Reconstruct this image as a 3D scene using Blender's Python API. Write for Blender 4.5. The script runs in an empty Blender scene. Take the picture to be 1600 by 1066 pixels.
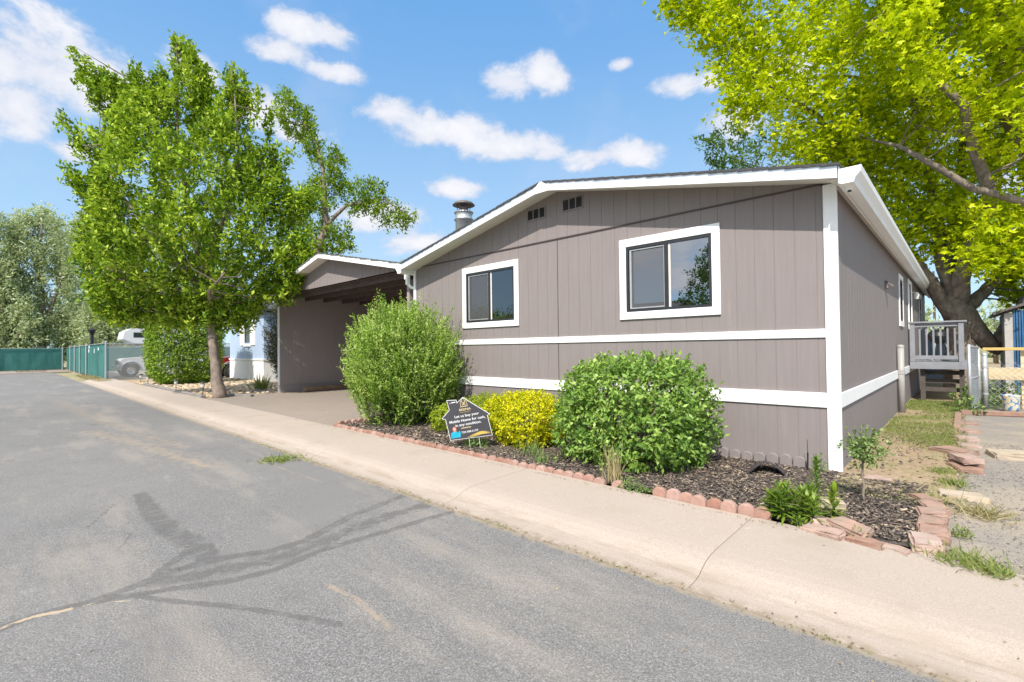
import bpy, bmesh, math, random
import numpy as np
from mathutils import Vector, Matrix
C = bpy.context.scene.collection
R = math.radians
rs = np.random.RandomState(7)
rnd = random.Random(5)

# ------------------------------------------------------------------ helpers
class MB:
    def __init__(s): s.v=[]; s.f=[]; s.m=[]
    def add(s, vs, fs, mi=0):
        o=len(s.v); s.v.extend([tuple(map(float,v)) for v in vs]); s.f.extend([tuple(i+o for i in f) for f in fs]); s.m.extend([mi]*len(fs)); return s
    def box(s, x0,x1,y0,y1,z0,z1, mi=0, bev=0.0):
        if bev>0:
            b=min(bev,(x1-x0)*.45,(y1-y0)*.45,(z1-z0)*.45)
            bm=bmesh.new(); bmesh.ops.create_cube(bm,size=1)
            for v in bm.verts: v.co=Vector(((x0+x1)/2+v.co.x*(x1-x0),(y0+y1)/2+v.co.y*(y1-y0),(z0+z1)/2+v.co.z*(z1-z0)))
            bmesh.ops.bevel(bm,geom=bm.edges[:],offset=b,segments=1,affect='EDGES')
            bm.verts.index_update(); s.add([v.co[:] for v in bm.verts],[[v.index for v in f.verts] for f in bm.faces],mi); bm.free(); return s
        s.add([(x0,y0,z0),(x1,y0,z0),(x1,y1,z0),(x0,y1,z0),(x0,y0,z1),(x1,y0,z1),(x1,y1,z1),(x0,y1,z1)],
              [(0,3,2,1),(4,5,6,7),(0,1,5,4),(1,2,6,5),(2,3,7,6),(3,0,4,7)],mi); return s
    def quad(s,a,b,c,d,mi=0): return s.add([a,b,c,d],[(0,1,2,3)],mi)
    def prism(s, poly, ax, a0, a1, mi=0):
        # poly: 2-D outline; ax 'x' -> (y,z) outline, 'y' -> (x,z), 'z' -> (x,y)
        def P(p,a): return {'x':(a,p[0],p[1]),'y':(p[0],a,p[1]),'z':(p[0],p[1],a)}[ax]
        n=len(poly); vs=[P(p,a0) for p in poly]+[P(p,a1) for p in poly]
        fs=[tuple(range(n)),tuple(range(2*n-1,n-1,-1))]+[(i,i+n,(i+1)%n+n,(i+1)%n) for i in range(n)]
        return s.add(vs,fs,mi)
    def tube(s, pts, rad, n=8, mi=0, cap=True):
        pts=[Vector(p) for p in pts]; k=len(pts)
        if not hasattr(rad,'__len__'): rad=[rad]*k
        ring=[]; up=None
        for i,p in enumerate(pts):
            d=(pts[min(i+1,k-1)]-pts[max(i-1,0)]); d=d.normalized() if d.length>1e-9 else Vector((0,0,1))
            if up is None: up=Vector((1,0,0)) if abs(d.z)>.8 else Vector((0,0,1))
            a=(up-d*up.dot(d)); a=a.normalized() if a.length>1e-6 else d.orthogonal().normalized(); b=d.cross(a); up=a
            ring.append([p+(a*math.cos(2*math.pi*j/n)+b*math.sin(2*math.pi*j/n))*rad[i] for j in range(n)])
        vs=[v[:] for r in ring for v in r]; fs=[]
        for i in range(k-1):
            for j in range(n): fs.append((i*n+j,i*n+(j+1)%n,(i+1)*n+(j+1)%n,(i+1)*n+j))
        if cap: fs.append(tuple(range(n-1,-1,-1))); fs.append(tuple(range((k-1)*n,k*n)))
        return s.add(vs,fs,mi)
    def lathe(s, prof, cx,cy, n=20, mi=0):
        vs=[(cx+r*math.cos(2*math.pi*j/n),cy+r*math.sin(2*math.pi*j/n),z) for r,z in prof for j in range(n)]
        fs=[(i*n+j,i*n+(j+1)%n,(i+1)*n+(j+1)%n,(i+1)*n+j) for i in range(len(prof)-1) for j in range(n)]
        return s.add(vs,fs,mi)
    def build(s,name,mats,parent=None,smooth=False,loc=None):
        me=bpy.data.meshes.new(name); me.from_pydata(s.v,[],s.f)
        for m in (mats if isinstance(mats,(list,tuple)) else [mats]): me.materials.append(m)
        if len(me.polygons): me.polygons.foreach_set('material_index',s.m)
        if smooth: me.polygons.foreach_set('use_smooth',[True]*len(me.polygons))
        me.update(); o=bpy.data.objects.new(name,me); C.objects.link(o)
        if parent is not None: o.parent=parent
        if loc is not None: o.location=loc
        return o

def tag(o,label=None,cat=None,group=None,kind=None):
    if label: o['label']=label
    if cat: o['category']=cat
    if group: o['group']=group
    if kind: o['kind']=kind
    return o
def thing(name,label,cat,loc=(0,0,0),rz=0,group=None):
    o=bpy.data.objects.new(name,None); C.objects.link(o); o.location=loc; o.rotation_euler=(0,0,rz); o.empty_display_size=.2
    return tag(o,label,cat,group)
def struct(o): o['kind']='structure'; return o
def dup(src,loc,rz=0,label=None,group=None,sc=None):
    r=src.copy(); C.objects.link(r); r.location=loc; r.rotation_euler=(src.rotation_euler[0],src.rotation_euler[1],rz)
    if sc: r.scale=sc
    if label: r['label']=label
    if group: r['group']=group
    for ch in list(src.children):
        c=ch.copy(); C.objects.link(c); c.parent=r
        for g in ch.children:
            d=g.copy(); C.objects.link(d); d.parent=c
    return r

# ------------------------------------------------------------------ materials
class NT:
    def __init__(s,m): s.t=m.node_tree; s.n=s.t.nodes; s.l=s.t.links
    def node(s,typ,**kw):
        n=s.n.new(typ)
        for k,v in kw.items(): setattr(n,k,v)
        return n
    def link(s,a,b): s.l.new(a,b)
    def val(s,sock,v):
        if hasattr(v,'is_output') or isinstance(v,bpy.types.NodeSocket): s.link(v,sock)
        else: sock.default_value=v
    def math(s,op,a,b=0,c=None,clamp=False):
        n=s.node('ShaderNodeMath',operation=op); n.use_clamp=clamp
        s.val(n.inputs[0],a); s.val(n.inputs[1],b)
        if c is not None: s.val(n.inputs[2],c)
        return n.outputs[0]
    def noise(s,vec,scale,detail=4,rough=.55,dist=0):
        n=s.node('ShaderNodeTexNoise'); s.link(vec,n.inputs['Vector']); n.inputs['Scale'].default_value=scale
        n.inputs['Detail'].default_value=detail; n.inputs['Roughness'].default_value=rough; n.inputs['Distortion'].default_value=dist
        return n.outputs['Fac']
    def ramp(s,fac,stops):
        n=s.node('ShaderNodeValToRGB'); s.link(fac,n.inputs[0]); e=n.color_ramp.elements
        while len(e)<len(stops): e.new(.5)
        for i,(p,c) in enumerate(stops): e[i].position=p; e[i].color=(*c,1) if len(c)==3 else c
        return n.outputs[0]
    def mix(s,f,a,b,typ='MIX'):
        n=s.node('ShaderNodeMix',data_type='RGBA',blend_type=typ); s.val(n.inputs[0],f)
        for sk,v in ((n.inputs[6],a),(n.inputs[7],b)):
            if isinstance(v,tuple): sk.default_value=(*v,1) if len(v)==3 else v
            else: s.link(v,sk)
        return n.outputs[2]
    def mapr(s,v,a,b,c=0,d=1,smooth=False):
        n=s.node('ShaderNodeMapRange'); 
        if smooth: n.interpolation_type='SMOOTHSTEP'
        s.val(n.inputs[0],v)
        for i,x in enumerate((a,b,c,d)): n.inputs[i+1].default_value=x
        return n.outputs[0]
    def bump(s,h,strength=.3,dist=.01):
        n=s.node('ShaderNodeBump'); n.inputs['Strength'].default_value=strength; n.inputs['Distance'].default_value=dist
        s.link(h,n.inputs['Height']); return n.outputs[0]
    def scaled(s,vec,sc):
        n=s.node('ShaderNodeMapping'); n.inputs['Scale'].default_value=sc; s.link(vec,n.inputs[0]); return n.outputs[0]

def newmat(name):
    m=bpy.data.materials.new(name); m.use_nodes=True; t=NT(m)
    b=t.n['Principled BSDF']
    pos=t.node('ShaderNodeTexCoord').outputs['Object']
    return m,t,b,pos
def world_pos(t): return t.node('ShaderNodeNewGeometry').outputs['Position']
def plain(name,col,rough=.6,metal=0,var=.12,nscale=6,bump=0,bscale=60,spec=.5,stain=None,streak=None):
    m,t,b,pos=newmat(name); p=world_pos(t)
    n=t.noise(p,nscale,5)
    lo=tuple(c*(1-var) for c in col); hi=tuple(min(1,c*(1+var)) for c in col)
    c=t.ramp(n,[(.3,lo),(.7,hi)])
    if stain:
        s=t.mapr(t.noise(p,stain[0],6,.65),stain[1],stain[1]+.12,0,stain[3]); c=t.mix(s,c,stain[2])
    if streak:
        q=t.scaled(p,streak[0]); s=t.mapr(t.noise(q,1,4,.6),.45,.75,0,streak[2]); c=t.mix(s,c,streak[1])
    t.link(c,b.inputs['Base Color']); b.inputs['Roughness'].default_value=rough; b.inputs['Metallic'].default_value=metal
    b.inputs['Specular IOR Level'].default_value=spec
    if bump: t.link(t.bump(t.noise(p,bscale,4),bump),b.inputs['Normal'])
    return m
def leafmat(name,cols,trans=.38,gloss=.05):
    gloss*=.35
    m,t,b,pos=newmat(name); t.n.remove(b); out=t.n['Material Output']
    a=t.node('ShaderNodeAttribute',attribute_name='rnd').outputs['Fac']
    c=t.ramp(a,[(i/(len(cols)-1),k) for i,k in enumerate(cols)])
    d=t.node('ShaderNodeBsdfDiffuse'); t.link(c,d.inputs[0])
    tr=t.node('ShaderNodeBsdfTranslucent'); c2=t.mix(.5,c,(1.15,1.1,.55),'MULTIPLY'); t.link(c2,tr.inputs[0])
    g=t.node('ShaderNodeBsdfGlossy'); g.inputs['Roughness'].default_value=.5
    m1=t.node('ShaderNodeMixShader'); m1.inputs[0].default_value=trans; t.link(d.outputs[0],m1.inputs[1]); t.link(tr.outputs[0],m1.inputs[2])
    m2=t.node('ShaderNodeMixShader'); m2.inputs[0].default_value=gloss; t.link(m1.outputs[0],m2.inputs[1]); t.link(g.outputs[0],m2.inputs[2])
    t.link(m2.outputs[0],out.inputs[0]); return m
def siding(name,col,rough=.75):
    m,t,b,pos=newmat(name); p=world_pos(t)
    g=t.noise(t.scaled(p,(22,22,1.6)),1,6,.6); blot=t.noise(p,1.3,4); 
    c=t.ramp(g,[(.25,tuple(k*.93 for k in col)),(.75,tuple(k*1.06 for k in col))])
    c=t.mix(t.mapr(blot,.35,.75,0,.22),c,tuple(k*1.12 for k in col))
    dust=t.mapr(t.noise(t.scaled(p,(5,5,.9)),1,5,.65),.58,.8,0,.18); c=t.mix(dust,c,(.42,.36,.31))
    t.link(c,b.inputs['Base Color']); b.inputs['Roughness'].default_value=rough; b.inputs['Specular IOR Level'].default_value=.3
    h=t.math('ADD',t.math('MULTIPLY',t.noise(t.scaled(p,(130,130,9)),1,5,.7),1.0),t.math('MULTIPLY',t.noise(p,38,3),.8))
    bn=t.node('ShaderNodeBump'); bn.inputs['Strength'].default_value=.25; bn.inputs['Distance'].default_value=.05; t.link(t.noise(t.scaled(p,(1.2,1.2,.5)),1,2),bn.inputs['Height'])
    b2=t.node('ShaderNodeBump'); b2.inputs['Strength'].default_value=.35; b2.inputs['Distance'].default_value=.004; t.link(h,b2.inputs['Height']); t.link(bn.outputs[0],b2.inputs['Normal']); t.link(b2.outputs[0],b.inputs['Normal']); return m

M={}
TAUPE=(.245,.213,.209)
M['taupe']=siding('taupe_siding',TAUPE)
M['taupe_dark']=siding('carport_siding',(.33,.285,.275))
M['white']=plain('white_trim_paint',(.88,.88,.88),.5,var=.02,bump=.15,bscale=90,stain=(9,.66,(.55,.53,.5),.35))
M['soffit']=plain('soffit_paint',(.74,.71,.66),.6,var=.03)
M['flash']=plain('drip_edge_metal',(.66,.70,.76),.35,.3,var=.05)
M['shingle']=plain('asphalt_shingle',(.065,.065,.07),.9,var=.35,nscale=40,bump=.5,bscale=120)
M['shingle_green']=plain('weathered_shingle',(.115,.12,.115),.9,var=.35,nscale=30,bump=.5,bscale=120,stain=(3,.55,(.16,.15,.13),.7))
M['darkframe']=plain('dark_aluminium',(.055,.058,.065),.4,.6,var=.1)
M['seam']=plain('seam_flashing',(.07,.05,.045),.6)
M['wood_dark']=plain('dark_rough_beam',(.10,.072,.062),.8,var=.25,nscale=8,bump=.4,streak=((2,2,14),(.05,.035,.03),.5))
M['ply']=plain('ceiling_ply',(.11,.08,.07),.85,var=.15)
M['interior']=plain('interior_paint',(.55,.53,.49),.8,var=.03)
M['steel']=plain('galvanised_steel',(.55,.57,.59),.38,.75,var=.10,nscale=9)
M['steel_dull']=plain('weathered_galvanised',(.46,.47,.48),.5,.5,var=.12,nscale=9)
M['rust']=plain('sooty_metal',(.14,.12,.11),.6,.4,var=.3,nscale=14)
M['pipe']=plain('grey_plastic_pipe',(.36,.35,.335),.5,var=.06)
M['deck']=plain('grey_deck_paint',(.25,.26,.29),.65,var=.12,bump=.3,streak=((3,3,18),(.24,.22,.21),.35))
M['deck_dark']=plain('bare_deck_lumber',(.09,.075,.065),.8,var=.25)
M['pine']=plain('yellow_pine',(.66,.43,.14),.55,var=.14,nscale=3,streak=((2,14,14),(.42,.24,.07),.6),bump=.2)
M['pine_pale']=plain('pale_pine',(.66,.52,.32),.6,var=.1,nscale=4,streak=((3,12,12),(.5,.34,.16),.4),bump=.2)
M['beam_tan']=plain('tan_timber',(.30,.20,.12),.75,var=.2,streak=((8,2,8),(.2,.12,.07),.5),bump=.3)
M['grey_timber']=plain('weathered_timber',(.23,.21,.195),.85,var=.25,nscale=9,bump=.4)
def vary(m):
    t=NT(m); b=t.n['Principled BSDF']; l=b.inputs['Base Color'].links[0]; src=l.from_socket; oi=t.node('ShaderNodeObjectInfo').outputs['Random']
    h=t.node('ShaderNodeHueSaturation'); t.link(src,h.inputs['Color']); t.link(t.mapr(oi,0,1,.74,1.04),h.inputs['Value']); t.link(t.mapr(oi,0,1,1.1,.75),h.inputs['Saturation']); t.link(h.outputs[0],b.inputs['Base Color']); return m
M['brickpink']=plain('pink_concrete_edging',(.42,.235,.18),.85,var=.16,nscale=14,bump=.5,bscale=110,stain=(8,.54,(.33,.22,.17),.7))
M['brickpale']=plain('pale_pink_block',(.42,.265,.205),.85,var=.2,nscale=9,bump=.7,bscale=80,stain=(6,.50,(.36,.28,.22),.75))
M['flagstone']=plain('tan_flagstone',(.44,.36,.275),.85,var=.15,nscale=7,bump=.6,bscale=30)
M['rock']=plain('pale_river_rock',(.52,.40,.27),.85,var=.35,nscale=5,bump=.3)
M['black']=plain('black_plastic',(.018,.018,.02),.35,var=.2,spec=.6)
M['blackmetal']=plain('black_painted_metal',(.025,.024,.024),.45,.3,var=.2)
M['bluepaint']=plain('blue_metal_cladding',(.035,.12,.26),.45,.2,var=.2,nscale=3,streak=((9,9,.6),(.12,.2,.3),.4))
M['bluegrey']=plain('pale_blue_cladding',(.22,.29,.38),.5,.1,var=.15)
M['greywall']=plain('grey_shed_panel',(.42,.40,.38),.7,var=.08)
M['skyblue']=siding('pale_blue_siding',(.40,.50,.66))
M['rubber']=plain('tyre_rubber',(.022,.022,.022),.8,var=.2)
M['red']=plain('red_car_paint',(.30,.012,.018),.25,var=.05,spec=.7)
M['whitecar']=plain('white_car_paint',(.70,.70,.70),.3,var=.04,spec=.6)
M['carglass']=plain('car_glass',(.03,.04,.045),.08,spec=.9)
M['chrome']=plain('chrome_trim',(.7,.7,.7),.2,.9,var=.04)
M['lamp']=plain('headlight_lens',(.75,.75,.72),.15,var=.04)
M['barkA']=plain('pale_ash_bark',(.26,.205,.165),.9,var=.3,nscale=7,bump=.8,bscale=26,streak=((16,16,2),(.11,.085,.07),.6))
M['barkM']=plain('dark_maple_bark',(.25,.205,.17),.95,var=.4,nscale=6,bump=1.0,bscale=18,streak=((10,10,1.4),(.08,.06,.05),.7))
M['twig']=plain('twig_bark',(.16,.125,.10),.9,var=.3)

def glassmat(name,tint,refl,tr=None):
    m,t,b,pos=newmat(name); t.n.remove(b); out=t.n['Material Output']
    g=t.node('ShaderNodeBsdfGlossy'); g.inputs['Roughness'].default_value=.0; g.inputs[0].default_value=(.93,.96,1,1)
    x=t.node('ShaderNodeBsdfTransparent'); x.inputs[0].default_value=(*tint,1)
    f=t.node('ShaderNodeFresnel'); f.inputs[0].default_value=1.5
    fac=t.math('ADD',t.math('MULTIPLY',f.outputs[0],1.6),refl,clamp=True)
    mx=t.node('ShaderNodeMixShader'); t.link(fac,mx.inputs[0]); t.link(x.outputs[0],mx.inputs[1]); t.link(g.outputs[0],mx.inputs[2])
    t.link(mx.outputs[0],out.inputs[0]); return m
M['glass']=glassmat('window_glass',(.35,.37,.36),.36)
M['glass_small']=glassmat('clear_window_glass',(.5,.52,.5),.10)
def screenmat():
    m,t,b,pos=newmat('insect_screen'); t.n.remove(b); out=t.n['Material Output']
    d=t.node('ShaderNodeBsdfDiffuse'); d.inputs[0].default_value=(.17,.17,.18,1); x=t.node('ShaderNodeBsdfTransparent')
    mx=t.node('ShaderNodeMixShader'); mx.inputs[0].default_value=.42; t.link(x.outputs[0],mx.inputs[1]); t.link(d.outputs[0],mx.inputs[2]); t.link(mx.outputs[0],out.inputs[0]); return m
M['screen']=screenmat()
def linkmat(name,spacing=.055,wire=.2,col=(.5,.51,.52),u=(0,1,0)):
    # chain-link weave: transparent between the wires
    m,t,b,pos=newmat(name); out=t.n['Material Output']; s=t.node('ShaderNodeSeparateXYZ'); t.link(world_pos(t),s.inputs[0])
    h=t.math('ADD',t.math('MULTIPLY',s.outputs[0],u[0]),t.math('MULTIPLY',s.outputs[1],u[1]))
    a=t.math('DIVIDE',t.math('ADD',h,s.outputs[2]),spacing*1.414); c=t.math('DIVIDE',t.math('SUBTRACT',h,s.outputs[2]),spacing*1.414)
    w=t.math('MAXIMUM',t.math('LESS_THAN',t.math('FRACT',a),wire),t.math('LESS_THAN',t.math('FRACT',c),wire))
    b.inputs['Base Color'].default_value=(*col,1); b.inputs['Metallic'].default_value=.5; b.inputs['Roughness'].default_value=.5
    x=t.node('ShaderNodeBsdfTransparent'); mx=t.node('ShaderNodeMixShader'); t.link(w,mx.inputs[0]); t.link(x.outputs[0],mx.inputs[1]); t.link(b.outputs[0],mx.inputs[2])
    t.link(mx.outputs[0],out.inputs[0]); return m
M['link_y']=linkmat('chain_link_weave',u=(0,1,0),wire=.24)
def fabric():
    m,t,b,pos=newmat('green_privacy_fabric'); p=world_pos(t)
    c=t.ramp(t.noise(t.scaled(p,(1.2,1.2,.5)),1,5,.6),[(.3,(.03,.15,.135)),(.7,(.075,.25,.22))])
    c=t.mix(t.mapr(t.noise(t.scaled(p,(7,7,.35)),1,3),.55,.7,0,.35),c,(.09,.27,.24))
    t.link(c,b.inputs['Base Color']); b.inputs['Roughness'].default_value=.7
    tr=t.node('ShaderNodeBsdfTranslucent'); t.link(c,tr.inputs[0]); mx=t.node('ShaderNodeMixShader'); mx.inputs[0].default_value=.3
    t.link(b.outputs[0],mx.inputs[1]); t.link(tr.outputs[0],mx.inputs[2]); t.link(mx.outputs[0],t.n['Material Output'].inputs[0]); return m
M['fabric']=fabric()

def asphalt():
    m,t,b,pos=newmat('aged_asphalt'); p=world_pos(t)
    fine=t.noise(p,115,2,.75); mid=t.noise(p,48,3,.6); big=t.noise(p,.45,5,.6); med=t.noise(p,2.2,5,.62)
    c=t.ramp(fine,[(.30,(.075,.072,.07)),(.5,(.165,.159,.155)),(.68,(.33,.318,.308))])
    c=t.mix(t.mapr(mid,.35,.7,0,.35),c,(.195,.187,.182))
    c=t.mix(t.mapr(big,.42,.66,0,.32),c,(.245,.23,.217))
    c=t.mix(t.mapr(med,.50,.70,0,.28),c,(.12,.116,.113))
    fl=t.noise(p,75,2,.5); c=t.mix(t.mapr(fl,.70,.76,0,.55),c,(.50,.49,.48)); c=t.mix(t.mapr(fl,.30,.24,0,.5),c,(.085,.085,.09))
    # dusty tan wheel-wash, stretched along the road
    st=t.noise(t.scaled(p,(.35,1.5,1)),1,6,.65); c=t.mix(t.mapr(st,.52,.74,0,.42),c,(.42,.355,.29))
    pale=t.noise(t.scaled(p,(1.1,3.6,1)),1,6,.7,.6); c=t.mix(t.mapr(pale,.63,.72,0,.35),c,(.36,.335,.315))
    tan=t.node('ShaderNodeAttribute',attribute_name='tan').outputs['Fac']
    tn=t.mapr(t.math('ADD',tan,t.math('MULTIPLY',t.math('SUBTRACT',t.noise(p,7,6,.7),.5),1.1)),.35,.75,0,.8); c=t.mix(tn,c,(.40,.30,.20))
    seal=t.node('ShaderNodeAttribute',attribute_name='seal').outputs['Fac']
    sv=t.math('ADD',seal,t.math('ADD',t.math('MULTIPLY',t.math('SUBTRACT',t.noise(p,6,7,.75,.6),.5),1.15),t.math('MULTIPLY',t.math('SUBTRACT',t.noise(p,24,4,.7),.5),.45)))
    sf=t.mapr(sv,.36,.54,0,.70)
    sc=t.ramp(t.noise(p,70,4,.7),[(.3,(.06,.057,.055)),(.7,(.15,.143,.137))]); 
    sc=t.mix(t.mapr(t.noise(t.scaled(p,(9,6,1)),1,6,.72,.8),.50,.66,0,.6),sc,(.235,.228,.225))
    c=t.mix(sf,c,sc)
    crack=t.node('ShaderNodeAttribute',attribute_name='crack').outputs['Fac']
    cv=t.math('ADD',crack,t.math('MULTIPLY',t.math('SUBTRACT',t.noise(p,16,5,.7),.5),.9)); c=t.mix(t.mapr(cv,.55,.7,0,.9),c,(.46,.36,.25))
    edge=t.node('ShaderNodeAttribute',attribute_name='edge').outputs['Fac']
    ev=t.math('ADD',edge,t.math('MULTIPLY',t.math('SUBTRACT',t.noise(p,9,5,.7),.5),1.2)); c=t.mix(t.mapr(ev,.62,.85,0,.8),c,(.30,.25,.185))
    os_=t.noise(p,1.15,3,.5); c=t.mix(t.mapr(os_,.70,.76,0,.35),c,(.07,.068,.066))
    # faint hairlines
    vo=t.node('ShaderNodeTexVoronoi',feature='DISTANCE_TO_EDGE'); q=t.node('ShaderNodeVectorMath',operation='ADD'); t.link(p,q.inputs[0])
    nn=t.node('ShaderNodeTexNoise'); nn.inputs['Scale'].default_value=1.5; t.link(p,nn.inputs[0]); t.link(nn.outputs['Color'],q.inputs[1]); t.link(q.outputs[0],vo.inputs[0]); vo.inputs['Scale'].default_value=.33
    hl=t.math('MULTIPLY',t.math('LESS_THAN',vo.outputs['Distance'],.0035),t.mapr(t.noise(p,.6,3),.58,.68)); c=t.mix(t.math('MULTIPLY',hl,.4),c,(.06,.06,.062))
    t.link(c,b.inputs['Base Color']); b.inputs['Roughness'].default_value=.82; b.inputs['Specular IOR Level'].default_value=.35
    h=t.math('ADD',fine,t.math('MULTIPLY',mid,.8)); t.link(t.bump(h,.55,.006),b.inputs['Normal']); return m
M['asphalt']=asphalt()
def concrete():
    m,t,b,pos=newmat('sandy_concrete'); p=world_pos(t)
    c=t.ramp(t.noise(p,120,4,.7),[(.28,(.31,.255,.212)),(.72,(.49,.415,.355))])
    c=t.mix(t.mapr(t.noise(p,.8,5,.6),.4,.7,0,.45),c,(.37,.312,.258)); c=t.mix(t.mapr(t.noise(p,3.4,6,.7),.56,.72,0,.4),c,(.45,.395,.34))
    c=t.mix(t.mapr(t.noise(p,28,4,.7),.64,.72,0,.6),c,(.25,.20,.15)); c=t.mix(t.mapr(t.noise(p,11,3,.6),.72,.76,0,.7),c,(.72,.68,.62)); c=t.mix(t.mapr(t.noise(t.scaled(p,(1,1,1)),1.7,7,.72),.52,.70,0,.4),c,(.27,.22,.165))
    c=t.mix(t.mapr(t.noise(t.scaled(p,(.8,5,1)),1,6,.7),.64,.74,0,.35),c,(.54,.50,.46))
    # dirt lying in the gutter line (low part of the profile)
    s=t.node('ShaderNodeSeparateXYZ'); t.link(p,s.inputs[0])
    gy=t.math('ABSOLUTE',t.math('ADD',s.outputs[1],3.10)); g=t.mapr(gy,.0,.09,1,0)
    gd=t.math('MULTIPLY',g,t.mapr(t.noise(t.scaled(p,(1.6,9,1)),1,6,.7),.40,.62)); c=t.mix(t.math('MULTIPLY',gd,.55),c,(.22,.175,.125))
    ge=t.mapr(s.outputs[1],-3.31,-3.19,1,0); gd2=t.math('MULTIPLY',ge,t.mapr(t.noise(p,10,6,.7),.38,.55)); c=t.mix(t.math('MULTIPLY',gd2,.8),c,(.22,.175,.12))
    t.link(c,b.inputs['Base Color']); b.inputs['Roughness'].default_value=.88; b.inputs['Specular IOR Level'].default_value=.25
    t.link(t.bump(t.noise(p,150,4,.7),.4,.004),b.inputs['Normal']); return m
M['concrete']=concrete()
def ground(name,stops,scale,extra=(),bump=.6,bsc=40,fine=None):
    m,t,b,pos=newmat(name); p=world_pos(t); c=t.ramp(t.noise(p,scale,7,.68),stops)
    for sc,lo,hi,f,col in extra: c=t.mix(t.mapr(t.noise(p,sc,6,.66),lo,hi,0,f),c,col)
    t.link(c,b.inputs['Base Color']); b.inputs['Roughness'].default_value=.95; b.inputs['Specular IOR Level'].default_value=.15
    t.link(t.bump(t.noise(p,bsc,6,.7),bump,.02),b.inputs['Normal']); return m
M['dirt']=ground('dry_dirt',[(.3,(.27,.19,.125)),(.7,(.46,.345,.235))],14,[(1.6,.48,.62,.5,(.28,.27,.12)),(5,.52,.64,.5,(.44,.36,.23)),(24,.55,.66,.6,(.2,.17,.08)),(60,.58,.68,.5,(.2,.15,.1))])
M['mulch_ground']=ground('dark_mulch_soil',[(.3,(.05,.043,.04)),(.7,(.16,.135,.115))],30,[(4,.58,.7,.4,(.17,.14,.11))],1.0,30)
M['gravel']=ground('worn_gravel',[(.3,(.20,.182,.168)),(.7,(.40,.362,.33))],75,[(1.2,.42,.62,.65,(.46,.385,.29)),(22,.56,.68,.4,(.13,.125,.12)),(6,.58,.7,.35,(.48,.42,.34))],.8,70)
M['drive']=ground('dusty_driveway',[(.3,(.22,.185,.16)),(.7,(.36,.31,.265))],40,[(.9,.42,.65,.5,(.33,.27,.215)),(4,.55,.7,.45,(.24,.205,.18)),(90,.6,.7,.4,(.18,.16,.14))],.4,60)
M['farground']=ground('dry_grass_field',[(.3,(.26,.23,.13)),(.7,(.40,.35,.23))],2,[(.2,.45,.6,.6,(.18,.22,.09))])
M['rockbed']=ground('rock_bed_soil',[(.3,(.25,.19,.13)),(.7,(.45,.36,.25))],20)
M['chips']=plain('mulch_chip',(.075,.062,.055),.9,var=.5,nscale=25)
def chipmat():
    m,t,b,pos=newmat('bark_chips'); a=t.node('ShaderNodeAttribute',attribute_name='rnd').outputs['Fac']
    c=t.ramp(a,[(0,(.03,.025,.023)),(.35,(.10,.08,.07)),(.7,(.205,.16,.13)),(.9,(.34,.26,.195)),(1,(.52,.41,.30))]); t.link(c,b.inputs['Base Color']); b.inputs['Roughness'].default_value=.8; return m
M['chips']=chipmat()
def rockmat():
    m,t,b,pos=newmat('river_rocks'); a=t.node('ShaderNodeAttribute',attribute_name='rnd').outputs['Fac']
    c=t.ramp(a,[(0,(.34,.24,.15)),(.4,(.50,.38,.25)),(.8,(.60,.49,.35)),(1,(.44,.38,.32))]); t.link(c,b.inputs['Base Color']); b.inputs['Roughness'].default_value=.8; return m
M['rocks']=rockmat()
def pebmat():
    m,t,b,pos=newmat('grey_pebble'); a=t.node('ShaderNodeAttribute',attribute_name='rnd').outputs['Fac']
    c=t.ramp(a,[(0,(.20,.185,.17)),(.5,(.31,.285,.255)),(1,(.45,.40,.34))]); t.link(c,b.inputs['Base Color']); b.inputs['Roughness'].default_value=.85; return m
M['pebble']=pebmat()
M['L_ash']=leafmat('ash_leaf',[(.045,.095,.012),(.15,.27,.02),(.39,.54,.035),(.66,.74,.12)],.31)
M['L_tree2']=leafmat('elm_leaf',[(.07,.14,.015),(.20,.33,.025),(.42,.52,.05)],.36)
M['L_maple']=leafmat('maple_leaf',[(.19,.31,.005),(.45,.57,.008),(.69,.77,.012),(.82,.87,.04)],.46,.03)
M['L_green']=leafmat('green_leaf',[(.06,.12,.03),(.12,.22,.05),(.2,.3,.08)],.35)
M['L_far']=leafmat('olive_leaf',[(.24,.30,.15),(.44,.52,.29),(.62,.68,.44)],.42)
M['L_hedge']=leafmat('hedge_leaf',[(.06,.12,.012),(.20,.34,.03),(.44,.58,.07)],.3,.07)
M['L_big']=leafmat('willowy_shrub_leaf',[(.04,.09,.012),(.14,.27,.03),(.33,.48,.08),(.60,.70,.26)],.36,.06)
M['L_euon']=leafmat('spindle_shrub_leaf',[(.045,.105,.02),(.14,.27,.04),(.30,.46,.08),(.48,.60,.17)],.3,.09)
M['L_yellow']=leafmat('golden_privet_leaf',[(.12,.20,.008),(.42,.47,.008),(.74,.69,.01),(.88,.84,.05)],.35,.05)
M['L_yg']=leafmat('lime_leaf',[(.20,.30,.02),(.34,.43,.03),(.46,.5,.05)],.35,.05)
M['L_lily']=leafmat('lily_leaf',[(.07,.15,.015),(.17,.28,.03),(.30,.38,.05)],.35,.08)
M['L_dark']=leafmat('juniper_leaf',[(.035,.045,.02),(.075,.085,.035),(.14,.12,.06)],.2)
M['L_plant']=leafmat('weed_leaf',[(.10,.18,.05),(.2,.31,.08),(.33,.42,.16)],.35)
M['L_grass']=leafmat('grass_blade',[(.13,.2,.045),(.24,.30,.08),(.36,.37,.14)],.3)
M['L_dry']=leafmat('dry_grass_blade',[(.20,.22,.07),(.40,.34,.18),(.55,.46,.28)],.3)
M['L_litter']=leafmat('dead_leaf',[(.10,.07,.045),(.25,.17,.10),(.42,.33,.2)],.15)

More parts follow.
